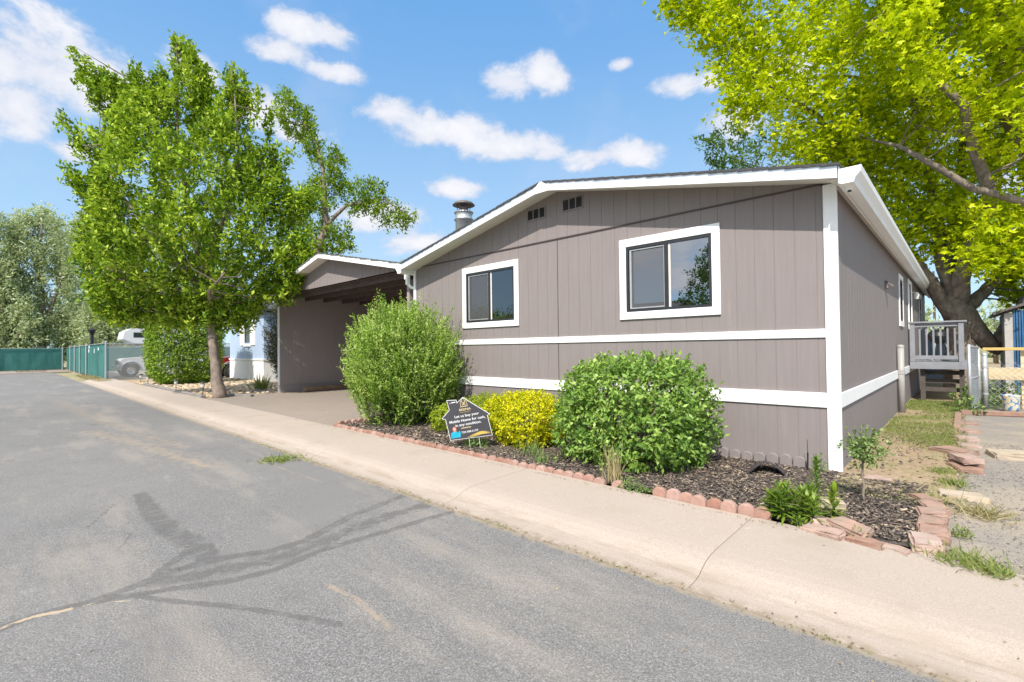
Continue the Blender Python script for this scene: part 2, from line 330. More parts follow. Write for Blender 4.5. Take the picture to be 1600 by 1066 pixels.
# ------------------------------------------------------------------ foliage tools
def unit(a): return a/np.maximum(np.linalg.norm(a,axis=1,keepdims=True),1e-9)
def leaf_mesh(name,P,A,N,L,W,mat,parent=None,lobes=1,fold=.18,rr=None,mid=.45):
    A=unit(A); N=unit(N-A*np.sum(A*N,1,keepdims=True)); S=np.cross(A,N)
    L=np.broadcast_to(L,(len(P),))[:,None]; W=np.broadcast_to(W,(len(P),))[:,None]
    r=rs.rand(len(P)) if rr is None else rr
    Vs=[];
    for k in range(lobes):
        if lobes==1: A2,S2,l,w=A,S,L,W
        else:
            an=[0,.95,-.95][k]; A2=A*math.cos(an)+S*math.sin(an); S2=-A*math.sin(an)+S*math.cos(an); l=L*(1 if k==0 else .78); w=W
        m=P+A2*l*mid
        Vs.append(np.stack([P,m+S2*w*.5+N*w*fold,P+A2*l,m-S2*w*.5+N*w*fold],1))
    V=np.concatenate(Vs,0).reshape(-1,3); n=len(V)//4; r=np.tile(r,lobes)
    me=bpy.data.meshes.new(name); me.vertices.add(n*4); me.vertices.foreach_set('co',V.astype(np.float32).ravel())
    me.loops.add(n*4); me.loops.foreach_set('vertex_index',np.arange(n*4,dtype=np.int32))
    me.polygons.add(n); me.polygons.foreach_set('loop_start',np.arange(0,n*4,4,dtype=np.int32)); me.polygons.foreach_set('loop_total',np.full(n,4,np.int32))
    me.update(calc_edges=True); at=me.attributes.new('rnd','FLOAT','FACE'); at.data.foreach_set('value',r.astype(np.float32))
    me.materials.append(mat); o=bpy.data.objects.new(name,me); C.objects.link(o)
    if parent is not None: o.parent=parent
    return o
def chunks_mesh(name,P,D,size,mat,parent=None):
    """many small irregular six-faced chips: P centres, D (n,3,3) axes already scaled"""
    n=len(P); corners=np.array([[-1,-1,-1],[1,-1,-1],[1,1,-1],[-1,1,-1],[-1,-1,1],[1,-1,1],[1,1,1],[-1,1,1]],float)
    V=P[:,None,:]+np.einsum('ck,nkj->ncj',corners,D)*(1+.25*(rs.rand(n,8,1)-.5)); V=V.reshape(-1,3)
    F=np.array([[0,3,2,1],[4,5,6,7],[0,1,5,4],[1,2,6,5],[2,3,7,6],[3,0,4,7]]); FI=(np.arange(n)[:,None,None]*8+F[None]).reshape(-1)
    me=bpy.data.meshes.new(name); me.vertices.add(n*8); me.vertices.foreach_set('co',V.astype(np.float32).ravel()); me.loops.add(n*24)
    me.loops.foreach_set('vertex_index',FI.astype(np.int32)); me.polygons.add(n*6); me.polygons.foreach_set('loop_start',np.arange(0,n*24,4,dtype=np.int32)); me.polygons.foreach_set('loop_total',np.full(n*6,4,np.int32))
    me.update(calc_edges=True); at=me.attributes.new('rnd','FLOAT','FACE'); at.data.foreach_set('value',np.repeat(rs.rand(n),6).astype(np.float32))
    me.materials.append(mat); o=bpy.data.objects.new(name,me); C.objects.link(o)
    if parent is not None: o.parent=parent
    return o
def in_poly(poly,x,y):
    p=np.array(poly); q=np.roll(p,-1,0); ins=np.zeros(len(x),bool)
    for (x0,y0),(x1,y1) in zip(p,q):
        c=((y0>y)!=(y1>y))&(x<(x1-x0)*(y-y0)/((y1-y0) if y1!=y0 else 1e-9)+x0); ins^=c
    return ins
def edge_dist(poly,x,y):
    p=np.array(poly); q=np.roll(p,-1,0); d=np.full(len(x),1e9)
    for a,b in zip(p,q):
        ab=b-a; t=np.clip(((x-a[0])*ab[0]+(y-a[1])*ab[1])/max(ab@ab,1e-9),0,1); d=np.minimum(d,np.hypot(x-a[0]-t*ab[0],y-a[1]-t*ab[1]))
    return d
AX=np.array([.729,.685,0]); DP=np.array([-.685,.729,0])   # across / away axes used to lay out crowns at their real depth
class Field:   # smooth random field for clumping
    def __init__(s,seed,freq,n=22):
        r=np.random.RandomState(seed); s.k=r.randn(n,3)*freq; s.p=r.rand(n)*6.28
    def __call__(s,P): return np.sin(P@s.k.T+s.p).sum(1)/math.sqrt(len(s.p)/2)
def crown(poly,base,n,tmax,seed,gap=-.9,gapfreq=1.2,k=1.0,back=1.0):
    """cluster centres filling an outline (h,z) standing at base, with real thickness"""
    r=np.random.RandomState(seed); p=np.array(poly); lo,hi=p.min(0),p.max(0); out=[]
    f=Field(seed,gapfreq); tot=0; b=np.array([base[0],base[1],0.])
    while tot<n:
        x=r.uniform(lo[0],hi[0],4000); y=r.uniform(lo[1],hi[1],4000); i=in_poly(poly,x,y); x,y=x[i],y[i]
        e=edge_dist(poly,x,y); T=np.minimum(k*e+.12,tmax); d=T*np.clip(r.uniform(-1,1,len(x))*1.15,-1,1); d=np.where(d>0,d*back,d)
        P=b+x[:,None]*AX+d[:,None]*DP; P[:,2]=y
        keep=f(P)>gap; P=P[keep]; out.append(P); tot+=len(P)
    return np.concatenate(out)[:n]
def clusters(Q,centre,m,length,L,W,seed,up=.35,outw=.7,wild=.5,droop=.0,jit=.05,flat=.8,back=.45):
    r=np.random.RandomState(seed); n=len(Q)
    v=unit(Q-np.array(centre))*outw+np.array([0,0,up])+r.randn(n,3)*wild; v=unit(v)
    s=r.rand(n,m,1); ln=length*r.uniform(.6,1.3,(n,1,1)); P=Q[:,None]+v[:,None]*(s-back)*ln+r.randn(n,m,3)*jit
    A=v[:,None]*.6+r.randn(n,m,3)*.75; A[...,2]-=droop
    N=np.array([0,0,flat])+r.randn(n,m,3)*.55+v[:,None]*.25
    k=n*m; rr=np.clip(np.repeat(r.rand(n),m)*.45+r.rand(k)*.55,0,1)
    return P.reshape(k,3),A.reshape(k,3),N.reshape(k,3),L*r.uniform(.65,1.25,k),W*r.uniform(.7,1.2,k),rr,v
def wob(a,b,n,amp,seed):
    r=random.Random(seed); a,b=Vector(a),Vector(b); o=[]
    for i in range(n+1):
        t=i/n; p=a.lerp(b,t); 
        if 0<i<n: p+=Vector((r.uniform(-1,1),r.uniform(-1,1),r.uniform(-1,1)))*amp*(b-a).length
        o.append(p)
    return o
def hz(base,h,z,d=0): 
    v=np.array([base[0],base[1],0])+h*AX+d*DP; return (v[0],v[1],z)
def twigs(mb,Q,V,nodes,count,seed,r0=.02,maxd=2.5):
    r=np.random.RandomState(seed); nodes=np.array(nodes); idx=r.choice(len(Q),min(count,len(Q)),replace=False)
    for i in idx:
        q=Q[i]; d=np.linalg.norm(nodes-q,axis=1)+np.where(nodes[:,2]>q[2]+.1,1.2,0); j=int(np.argmin(d)); a=nodes[j]
        if np.linalg.norm(q-a)>maxd or q[2]<a[2]-.4: continue
        m=(a+q)/2+np.array([0,0,-.06])*np.linalg.norm(q-a)+r.randn(3)*.06
        mb.tube([a,m,q+V[i]*.15],[r0,r0*.65,r0*.25],4,cap=False)
def sampled(pts,n=6):
    o=[]
    for a,b in zip(pts[:-1],pts[1:]):
        for t in np.linspace(0,1,n,endpoint=False): o.append(tuple(np.array(a)*(1-t)+np.array(b)*t))
    return o+[tuple(pts[-1])]

# ------------------------------------------------------------------ world, sun, camera
SUN=Vector((.40,-1.0,1.12)).normalized()
w=bpy.data.worlds.new('World'); bpy.context.scene.world=w; w.use_nodes=True
t=NT(w); bg=t.n['Background']
sky=t.node('ShaderNodeTexSky'); sky.sky_type='NISHITA'; sky.sun_disc=False; sky.sun_elevation=math.asin(SUN.z); sky.sun_rotation=math.atan2(SUN.x,SUN.y)
sky.altitude=1600; sky.air_density=1.0; sky.dust_density=.4; sky.ozone_density=1.6
dirv=t.node('ShaderNodeTexCoord').outputs['Generated']
sp=t.node('ShaderNodeSeparateXYZ'); t.link(dirv,sp.inputs[0])
az=t.math('MULTIPLY',t.math('ARCTAN2',sp.outputs[0],sp.outputs[1]),57.2958); el=t.math('MULTIPLY',t.math('ARCSINE',sp.outputs[2]),57.2958)
BL=[(-87.8,23.6,4.6,3.2),(-84.1,23.7,3.4,2.2),(-89.3,19.8,3.2,2.0),(-85.6,17.4,1.5,.9),(-94.1,21.4,4.5,4.2),
(-67.1,31.9,3.0,1.4),(-64.1,31.9,2.7,1.2),(-68.7,29.5,3.2,1.2),(-63.5,28.7,4.0,1.0),
(-43.2,29.2,3.4,1.4),(-39.2,30.0,3.2,1.7),(-37.9,28.9,2.5,1.4),
(-56.5,25.9,3.4,1.7),(-53.5,24.2,3.7,1.8),(-48.7,24.1,4.6,1.8),(-43.7,22.6,5.0,1.6),(-38.4,22.7,3.2,1.6),(-33.1,21.6,4.0,1.3),(-28.7,21.4,3.2,1.3),
(-49.5,18.3,3.6,1.0),(-23.7,27.4,2.8,1.0),(-20.2,27.0,1.2,1.1),(-14.0,26.3,4.5,3.2),(-18.1,23.2,3.4,1.9),(-70.5,24.3,2.5,2.0),
(-58.0,14.9,5.9,1.6),(-54.4,12.3,4.5,1.2),(-76.8,26.7,2.4,1.6),(-66.8,22.5,3.4,1.1),(-29.6,30.0,1.5,.6),
(2,20,6,3),(14,30,8,4),(12,14,9,2.5),(25,22,8,4),(172,26,18,7),(150,33,12,5),(140,15,12,4),(-160,22,12,5),(118,28,12,5),(-128,24,10,4),(-112,33,9,3),(-152,11,7,3),(-165,8,8,2.4)]
best=None
for a0,e0,sa,se in BL:
    sa*=1.14; se*=1.16
    u=t.math('DIVIDE',t.math('SUBTRACT',az,a0),sa); v=t.math('DIVIDE',t.math('SUBTRACT',el,e0),se)
    d=t.math('SUBTRACT',1,t.math('SQRT',t.math('ADD',t.math('MULTIPLY',u,u),t.math('MULTIPLY',v,v))))
    best=d if best is None else t.math('SMOOTH_MAX',best,d,.35)
n1=t.noise(t.scaled(dirv,(1,1,1.7)),8,9,.60,.25); n2=t.noise(dirv,3.2,5,.6); n3=t.noise(t.scaled(dirv,(1,1,1.3)),19,9,.66)
dens=t.math('ADD',best,t.math('ADD',t.math('MULTIPLY',t.math('SUBTRACT',n1,.5),2.8),t.math('MULTIPLY',t.math('SUBTRACT',n3,.5),1.3)))
cov=t.mapr(dens,-.16,.60,0,.96,True)
wisp=t.math('MULTIPLY',t.mapr(n2,.50,.72,0,.22,True),t.mapr(el,2,14))
cov=t.math('MAXIMUM',cov,wisp)
skc=t.node('ShaderNodeHueSaturation'); t.link(sky.outputs[0],skc.inputs['Color']); skc.inputs['Saturation'].default_value=.98; skc.inputs['Value'].default_value=1.0
ccol=t.ramp(t.math('ADD',t.math('MULTIPLY',n1,.6),t.math('MULTIPLY',dens,.25)),[(.30,(3.7,4.0,4.7)),(.62,(5.1,5.1,5.3))])
hz_=t.mapr(el,3,40,0,1,True); grad=t.mix(hz_,(2.7,4.05,5.35),(.92,2.48,4.95)); skm=t.mix(.78,skc.outputs[0],grad); mx=t.mix(cov,skm,ccol)
over=t.mapr(el,40,52,0,1,True); rear=t.math('MULTIPLY',t.mapr(sp.outputs[1],-.10,-.45,0,1,True),t.mapr(el,13,24,0,1,True)); fill_clouds=t.math('MULTIPLY',t.math('MAXIMUM',over,rear),t.mapr(t.math('ADD',n2,t.math('MULTIPLY',t.math('SUBTRACT',n1,.5),.5)),.40,.56,0,.95,True)); mx=t.mix(fill_clouds,mx,(10.5,10.3,10.0)); t.link(mx,bg.inputs[0]); bg.inputs[1].default_value=.113  # unseen bright clouds overhead and behind the camera, added to fill the shade
sl=bpy.data.lights.new('sun','SUN'); sl.energy=3.3; sl.angle=R(.53); sl.color=(1,.94,.85)
so=bpy.data.objects.new('sun',sl); C.objects.link(so); so.rotation_euler=SUN.to_track_quat('Z','Y').to_euler(); so.location=(10,-25,30)
cam=bpy.data.cameras.new('camera'); co=bpy.data.objects.new('camera',cam); C.objects.link(co)
cam.lens=752.38/1600*36; cam.sensor_width=36; cam.clip_end=2000; cam.clip_start=.05
yw,pt,rl=R(43.2095),R(.8869),R(.6527)
fw=Vector((-math.sin(yw)*math.cos(pt),math.cos(yw)*math.cos(pt),math.sin(pt))); rt=Vector((math.cos(yw),math.sin(yw),0)); up=rt.cross(fw)
rt2=rt*math.cos(rl)-up*math.sin(rl); up2=up*math.cos(rl)+rt*math.sin(rl)
mt=Matrix((rt2,up2,-fw)).transposed().to_4x4(); mt.translation=Vector((1.0,-6.2015,1.5)); co.matrix_world=mt
bpy.context.scene.camera=co
vs=bpy.context.scene.view_settings; vs.view_transform='Standard'; vs.look='None'; vs.exposure=.75; vs.gamma=1
bpy.context.scene.cycles.max_bounces=10; bpy.context.scene.cycles.diffuse_bounces=6; bpy.context.scene.cycles.transparent_max_bounces=16
bpy.context.scene.cycles.use_denoising=True

# ------------------------------------------------------------------ ground, road, walk
mb=MB(); n=48; mb.add([(0,0,-.06)]+[(700*math.cos(2*math.pi*i/n),700*math.sin(2*math.pi*i/n),-.06) for i in range(n)],[(0,i+1,(i+1)%n+1) for i in range(n)])
struct(mb.build('ground',M['farground']))
def seg_d(X,Y,a,b):
    a=np.array(a);b=np.array(b);ab=b-a;t_=np.clip(((X-a[0])*ab[0]+(Y-a[1])*ab[1])/(ab@ab),0,1); return np.hypot(X-a[0]-t_*ab[0],Y-a[1]-t_*ab[1]),t_
def poly_field(X,Y,pl):
    """pl: (x,y,halfwidth) polyline -> 1 on the line, .5 at the half width, 0 well outside"""
    out=np.zeros_like(X)
    for p,q in zip(pl[:-1],pl[1:]):
        d,t_=seg_d(X,Y,p[:2],q[:2]); wd=p[2]+(q[2]-p[2])*t_; out=np.maximum(out,np.clip(1-d/(2*wd),0,1))
    return out
xs=np.concatenate([np.arange(-60,-12,2.0),np.arange(-12,-7,.25),np.arange(-7,2.0,.03),np.arange(2,31,2.0)]); ys=np.concatenate([np.arange(-12.6,-7.2,.9),np.arange(-7.2,-3.25,.03)]); ys[-1]=-3.26
GX,GY=np.meshgrid(xs,ys); gx,gy=GX.ravel(),GY.ravel(); nx,ny=len(xs),len(ys)
crown_z=.0+.02*np.clip((-gy-3.3)/3,0,1)*0
nf=Field(3,.8); bumpz=.004*nf(np.stack([gx,gy,0*gx],1))
FI=(np.arange(ny-1)[:,None]*nx+np.arange(nx-1)[None]).ravel(); FQ=np.stack([FI,FI+1,FI+1+nx,FI+nx],1)
me=bpy.data.meshes.new('road'); me.from_pydata(np.stack([gx,gy,np.minimum(bumpz,.003)],1).tolist(),[],FQ.tolist())
def strand(pl,wd): return poly_field(gx,gy,[(x,y,wd) for x,y in pl])
SA=[(-3.25,-3.31),(-3.09,-4.0),(-2.83,-4.55),(-2.83,-4.79),(-2.95,-5.08),(-2.98,-5.35),(-2.94,-5.5),(-2.86,-5.8),(-2.9,-6.07),(-2.8,-6.4),(-2.7,-7.2)]
SB=[(-2.49,-3.3),(-2.53,-4.02),(-2.56,-4.55),(-2.48,-4.9),(-2.54,-5.2),(-2.68,-5.43),(-2.76,-5.61),(-2.85,-5.8)]
SM=[(-2.85,-3.3),(-2.8,-4.02),(-2.68,-4.55),(-2.66,-4.9),(-2.76,-5.2),(-2.82,-5.45)]
seal=np.maximum.reduce([strand(SA,.042),strand(SB,.036),strand(SM,.11)*.68,poly_field(gx,gy,[(-5.4,-5.17,.05),(-4.6,-5.22,.08),(-3.9,-5.22,.085),(-3.43,-5.16,.08),(-3.0,-5.15,.08)]),
 strand([(-2.74,-5.62),(-2.47,-5.46),(-2.18,-5.26),(-1.88,-5.09),(-1.53,-4.92)],.022),strand([(-3.0,-5.47),(-3.34,-5.17)],.035),strand([(-5.18,-5.41),(-4.52,-5.68)],.014)*.85])
tan=np.maximum.reduce([poly_field(gx,gy,[(-2.06,-4.76,.02),(-1.71,-4.72,.035),(-1.29,-4.75,.03)])*.62,poly_field(gx,gy,[(-11.2,-5.02,.3),(-8.9,-4.6,.35),(-6.2,-4.34,.25)])*.5,poly_field(gx,gy,[(-6.4,-3.77,.02),(-4.12,-3.67,.02)])*.6,poly_field(gx,gy,[(-20,-4.9,.5),(-12,-4.6,.5),(-8,-4.2,.3)])*.45])
crk=np.maximum(poly_field(gx,gy,[(-2.72,-7.0,.02),(-2.87,-6.19,.022),(-2.9,-6.07,.026),(-2.85,-5.94,.024),(-2.84,-5.82,.015)]),poly_field(gx,gy,[(-2.81,-5.79,.010),(-2.66,-5.6,.012)])*.9)
edg=np.clip(1-(-3.30-gy)/.16,0,1)*np.where(gx>-40,1,0)
for nm,a in (('seal',seal),('tan',tan),('crack',crk),('edge',edg)):
    at=me.attributes.new(nm,'FLOAT','POINT'); at.data.foreach_set('value',a.astype(np.float32))
me.materials.append(M['asphalt']); me.polygons.foreach_set('use_smooth',[True]*len(me.polygons)); o=bpy.data.objects.new('road',me); C.objects.link(o); struct(o)
# walk with rolled kerb and gutter pan, in slabs
prof=[(-3.30,-.05),(-3.30,.006),(-3.16,.010),(-3.10,.022),(-3.04,.050),(-2.98,.075),(-2.90,.092),(-2.80,.100),(-2.4,.108),(-2.02,.116),(-2.02,-.05)]
mb=MB(); edges=[-33.4]+[x for x in np.arange(-30,-6,3.0)]+[-5.75,-2.72,-.28,2.9,6,9,12,15,18,21,24,27,30]
for a,b in zip(edges[:-1],edges[1:]):
    rz=0; g=.0022
    vs_=[]; xs_=[a+g]+list(np.linspace(a+.05,b-.05,8))+[b-g]
    for x in xs_:
        drop=.006 if x in (xs_[0],xs_[-1]) else 0
        for (y,z) in prof: vs_.append((x,y+.006*math.sin(x*1.7),z-(drop if z>0 else 0)))
    k=len(prof); fs=[(i*k+j,i*k+j+1,(i+1)*k+j+1,(i+1)*k+j) for i in range(len(xs_)-1) for j in range(k-1)]
    fs+= [tuple(range(k-1,-1,-1)),tuple((len(xs_)-1)*k+j for j in range(k))]
    mb.add(vs_,fs)
struct(mb.build('sidewalk',M['concrete'],smooth=False))
def sheet(name,poly,z,mat,bumpamp=0,step=None,seed=1):
    if not step:
        mb=MB(); mb.add([(x,y,z) for x,y in poly]+[(x,y,-.1) for x,y in poly],[tuple(range(len(poly)))]+[(i+len(poly),(i+1)%len(poly)+len(poly),(i+1)%len(poly),i) for i in range(len(poly))]); return mb.build(name,mat)
    p=np.array(poly); (x0,y0),(x1,y1)=p.min(0),p.max(0); nx=int((x1-x0)/step)+1; ny=int((y1-y0)/step)+1
    X,Y=np.meshgrid(np.linspace(x0,x1,nx),np.linspace(y0,y1,ny)); X,Y=X.ravel(),Y.ravel(); f=Field(seed,2.2); f2=Field(seed+1,9)
    P=np.stack([X,Y,0*X],1); e=np.minimum(np.minimum(X-x0,x1-X),np.minimum(Y-y0,y1-Y)); Z=z+(f(P)*bumpamp+f2(P)*bumpamp*.35)*np.clip(e/.15,0,1)
    mb=MB(); mb.v=[tuple(a) for a in np.stack([X,Y,Z],1)]; mb.f=[(j*nx+i,j*nx+i+1,(j+1)*nx+i+1,(j+1)*nx+i) for j in range(ny-1) for i in range(nx-1)]; mb.m=[0]*len(mb.f)
    return mb.build(name,mat,smooth=True)
struct(sheet('lot_ground',[(-60,-1.96),(30,-1.96),(30,45),(-60,45)],.04,M['dirt']))
struct(sheet('compound_ground',[(-60,-2.0),(-32.2,-2.0),(-32.2,25),(-60,25)],.06,M['gravel']))
struct(sheet('mulch_bed',[(-7.42,-1.97),(.74,-1.97),(.74,.0),(-7.42,.0)],.122,M['mulch_ground'],.010,.06,4))
struct(sheet('side_yard',[(.0,-.62),(.92,-.62),(.92,16),(.0,16)],.135,M['dirt'],.010,.08,9))
struct(sheet('gravel_drive',[(.86,-2.015),(14,-2.015),(14,18),(.86,18)],.118,M['gravel'],.004,.15,12))
struct(sheet('carport_drive',[(-15.55,-2.015),(-7.5,-2.015),(-7.5,8),(-15.55,8)],.112,M['drive'],.003,.2,5))
struct(sheet('rock_bed',[(-27.8,-1.93),(-15.6,-1.93),(-15.6,2.4),(-27.8,2.4)],.095,M['rockbed'],.02,.12,15))
struct(sheet('far_apron',[(-60,-12),(-51,-12),(-52,-2.2),(-60,-2.2)],.03,M['drive']))

# ------------------------------------------------------------------ the home
W=7.714; LEN=16.3; RX=-3.79
home=thing('mobile_home','taupe double wide mobile home with white trim behind the mulch bed','mobile home',(0,0,0))
GR=[-.39-.2125*k for k in range(-1,36)]
def wall_top(x): return 4.035-.212*abs(x-RX)
def grooved(mb,fmap,u0,u1,zb,zt,holes,grooves,gw=.008,gd=.004):
    br=sorted({u0,u1}|{h for H in holes for h in H[:2]}); ivs=[]
    gs=sorted(g for g in grooves if u0+.02<g<u1-.02)
    cuts=sorted(set(br+[g-gw/2 for g in gs]+[g+gw/2 for g in gs]))
    for a,b in zip(cuts[:-1],cuts[1:]):
        if b-a<1e-6: continue
        m=(a+b)/2; isg=any(abs(m-g)<gw/2 for g in gs); d=-gd if isg else 0
        zz=[(zb,None)]; segs=[[zb,None]]; hs=sorted([(h[2],h[3]) for h in holes if h[0]<m<h[1]]); cur=zb; pieces=[]
        for z0,z1 in hs: pieces.append((cur,z0)); cur=z1
        pieces.append((cur,None))
        for z0,z1 in pieces:
            ta=zt(a) if z1 is None else z1; tb=zt(b) if z1 is None else z1
            mb.quad(fmap(a,d,z0),fmap(b,d,z0),fmap(b,d,tb),fmap(a,d,ta))
            if isg:
                mb.quad(fmap(a,0,z0),fmap(a,d,z0),fmap(a,d,ta),fmap(a,0,ta)); mb.quad(fmap(b,d,z0),fmap(b,0,z0),fmap(b,0,tb),fmap(b,d,tb))
fF=lambda u,d,z:(u,-d,z); fR=lambda u,d,z:(d,u,z); fL=lambda u,d,z:(-W-d,u,z); fB=lambda u,d,z:(u,LEN+d,z)
SEAM=3.268
WL=(-2.54,-1.32,2.0,2.94); WS=(-6.02,-4.75,2.0,2.95)
mb=MB(); grooved(mb,fF,-W,0,.09,lambda x:min(SEAM,wall_top(x)),[WL,WS],GR)
for d0,d1,mi in ((.006,.006,0),): grooved(mb,lambda u,d,z:(u,-d-.007,z),-W+.03,-.03,SEAM+.012,lambda x:max(SEAM+.013,wall_top(x)+.03),[],[-3.79]+[g for g in GR if abs(g+3.79)>.1],.010)
mb.build('front_wall',M['taupe'],home)
MB().box(-W+.06,-.10,-.016,.0,SEAM-.006,SEAM+.013).build('seam_flashing',M['seam'],home)
MB().box(-3.797,-3.785,-.0035,.004,.1,SEAM-.007).build('panel_seam',M['seam'],home)
WD=(6.95,7.62,2.0,2.9); DR=(9.25,10.1,1.02,3.02); W2=(13.2,13.9,2.05,2.95)
mb=MB(); sg=[.25+.2125*k for k in range(78)]; grooved(mb,fR,0,LEN,.09,lambda y:3.235,[WD,DR,W2],sg); mb.build('side_wall',M['taupe'],home)
mb=MB(); grooved(mb,fL,0,LEN,.09,lambda y:3.235,[],sg[::2]); grooved(mb,fB,-W,0,.09,wall_top,[],GR[::2]); mb.build('rear_wall',M['taupe'],home)
# trim
def T(b,x0,x1,y0,y1,z0,z1,bev=.004): b.box(x0,x1,y0,y1,z0,z1,0,bev)
mb=MB()
for a_,b_ in ((-W+.055,-5.11),(-5.107,-2.672),(-2.669,-.106)): T(mb,a_,b_,-.020,.0,1.5807,1.6769)
mb.build('mid_trim_board',M['white'],home)
mb=MB()
for a_,b_ in ((-W+.055,-3.792),(-3.789,-.106)): T(mb,a_,b_,-.022,.0,.8125,.974)
for i_ in range(19):
    for z_ in (.845,.94): mb.box(-.2-.405*i_-.004,-.2-.405*i_+.004,-.0232,-.0221,z_-.004,z_+.004,1)
mb.build('low_trim_board',[M['white'],M['steel_dull']],home)
mb=MB(); 
for a,b in ((.0255,3.65),(3.654,7.30),(7.304,10.9),(10.904,LEN)): T(mb,.0,.022,a,b,.8125,.974)
mb.build('low_trim_board',M['white'],home)
mb=MB(); T(mb,-.104,.024,-.025,.0,.09,wall_top(0)+.02); mb.box(.0,.024,.0005,.024,.09,3.235); mb.build('corner_board',M['white'],home)
mb=MB(); T(mb,-W-.02,-W+.052,-.025,.02,.09,wall_top(-W)+.02); mb.build('corner_board',M['white'],home)
# roof
RT=4.11; SL=.2; er=.09; OH=.39; YB=LEN+.3
def rz_(x): return RT-SL*abs(x-RX)
roof=MB()
nC=24
for sgn in (1,-1):
    half=(er-RX+.015)
    for i in range(nC):
        a=half*i/nC; b=half*(i+1)/nC+.01
        xa,xb=RX+sgn*a,RX+sgn*b; za,zb_=RT-SL*a+.006,RT-SL*b+.011
        seg=[-OH-.018]+list(np.linspace(-OH+.2,YB,40))
        j0=.005*rnd.uniform(-1,1)
        vsr=[(xa,-OH-.02+j0,za),(xb,-OH-.02+j0,zb_),(xb,YB,zb_),(xa,YB,za),(xa,-OH-.02+j0,za-.03),(xb,-OH-.02+j0,zb_-.022),(xb,YB,zb_-.022),(xa,YB,za-.03)]
        roof.add(vsr,[(0,1,2,3),(4,5,1,0),(5,6,2,1),(7,6,5,4),(6,7,3,2),(7,4,0,3)])
roof_o=roof.build('roof',M['shingle'],home)
def rake(mb,y0,y1,zo0,zo1,x0,x1):
    a=[(x0,rz_(x0)+zo0),(x0,rz_(x0)+zo1)]; pts=[(x0,rz_(x0)+zo0),(RX,RT+zo0),(x1,rz_(x1)+zo0),(x1,rz_(x1)+zo1),(RX,RT+zo1),(x0,rz_(x0)+zo1)]
    n_=6; vs_=[(p[0],y0,p[1]) for p in pts]+[(p[0],y1,p[1]) for p in pts]
    mb.add(vs_,[(5,4,1,0),(4,3,2,1),(6,7,10,11),(7,8,9,10)]+[(i,(i+1)%6,(i+1)%6+6,i+6) for i in range(6)])
mb=MB(); rake(mb,-OH,-OH+.02,-.072,-.008,RX-(er-RX),er); mb.build('drip_edge',M['flash'],home)
mb=MB(); rake(mb,-OH-.012,-OH+.02,-.142,-.0725,RX-(er-RX),er); mb.prism([(RX-.14,RT-.175),(RX+.14,RT-.175),(RX+.14,RT-.10),(RX+.02,RT-.005),(RX-.02,RT-.005),(RX-.14,RT-.10)],'y',-OH-.024,-OH-.0125); mb.build('rake_board',M['white'],home)
mb=MB(); x0,x1=RX-(er-RX)+.002,er-.002
for xa,xb in ((x0,RX),(RX,x1)):
    mb.quad((xa,-OH+.021,rz_(xa)-.13),(xa,.05,wall_top(max(min(xa,0),-W))+.0+.01),(xb,.05,wall_top(max(min(xb,0),-W))+.01),(xb,-OH+.021,rz_(xb)-.13))
mb.quad((0,-.1,3.225),(er+.16,-.1,3.19),(er+.16,YB,3.19),(0,YB,3.225)); mb.quad((0,-OH+.03,3.20),(er+.02,-OH+.03,3.19),(er+.02,-.1,3.19),(0,-.1,3.225))
mb.quad((-W,-OH+.05,3.225),(-W,YB,3.225),(-W-.13,YB,3.19),(-W-.13,-OH+.05,3.19)); mb.build('soffit',M['soffit'],home)
# eave gutter (ogee section)
sec=[(.10,3.315),(.10,3.17),(.125,3.155),(.225,3.155),(.24,3.20),(.285,3.255),(.292,3.31),(.282,3.31),(.275,3.262),(.23,3.21),(.12,3.17),(.112,3.315)]
sec=[(x,z-.03) for x,z in sec]
mb=MB(); mb.prism(sec,'y',-OH+.02,YB); mb.prism([(.10,3.28),(.10,3.14),(.125,3.125),(.225,3.125),(.24,3.17),(.285,3.225),(.292,3.28)],'y',-OH+.008,-OH+.0195)
mb.box(.092,.0995,-OH+.03,YB,3.13,3.33); mb.build('gutter',M['white'],home)
mb=MB(); secl=[(2*RX-x,z) for x,z in sec]; mb.prism(secl[::-1],'y',-OH+.02,YB); mb.prism([(2*RX-x,z) for x,z in [(.10,3.28),(.10,3.14),(.125,3.125),(.225,3.125),(.24,3.17),(.285,3.225),(.292,3.28)]][::-1],'y',-OH+.008,-OH+.0195)
gl=mb.build('gutter',M['white'],home)
mb=MB(); mb.box(-W-.19,-W-.11,-.12,-.04,2.92,3.12,0,.01); mb.tube([(-W-.15,-.08,2.94),(-W-.10,-.02,2.86),(-W-.035,.02,2.84)],.035,8); mb.build('downspout',M['white'],gl)
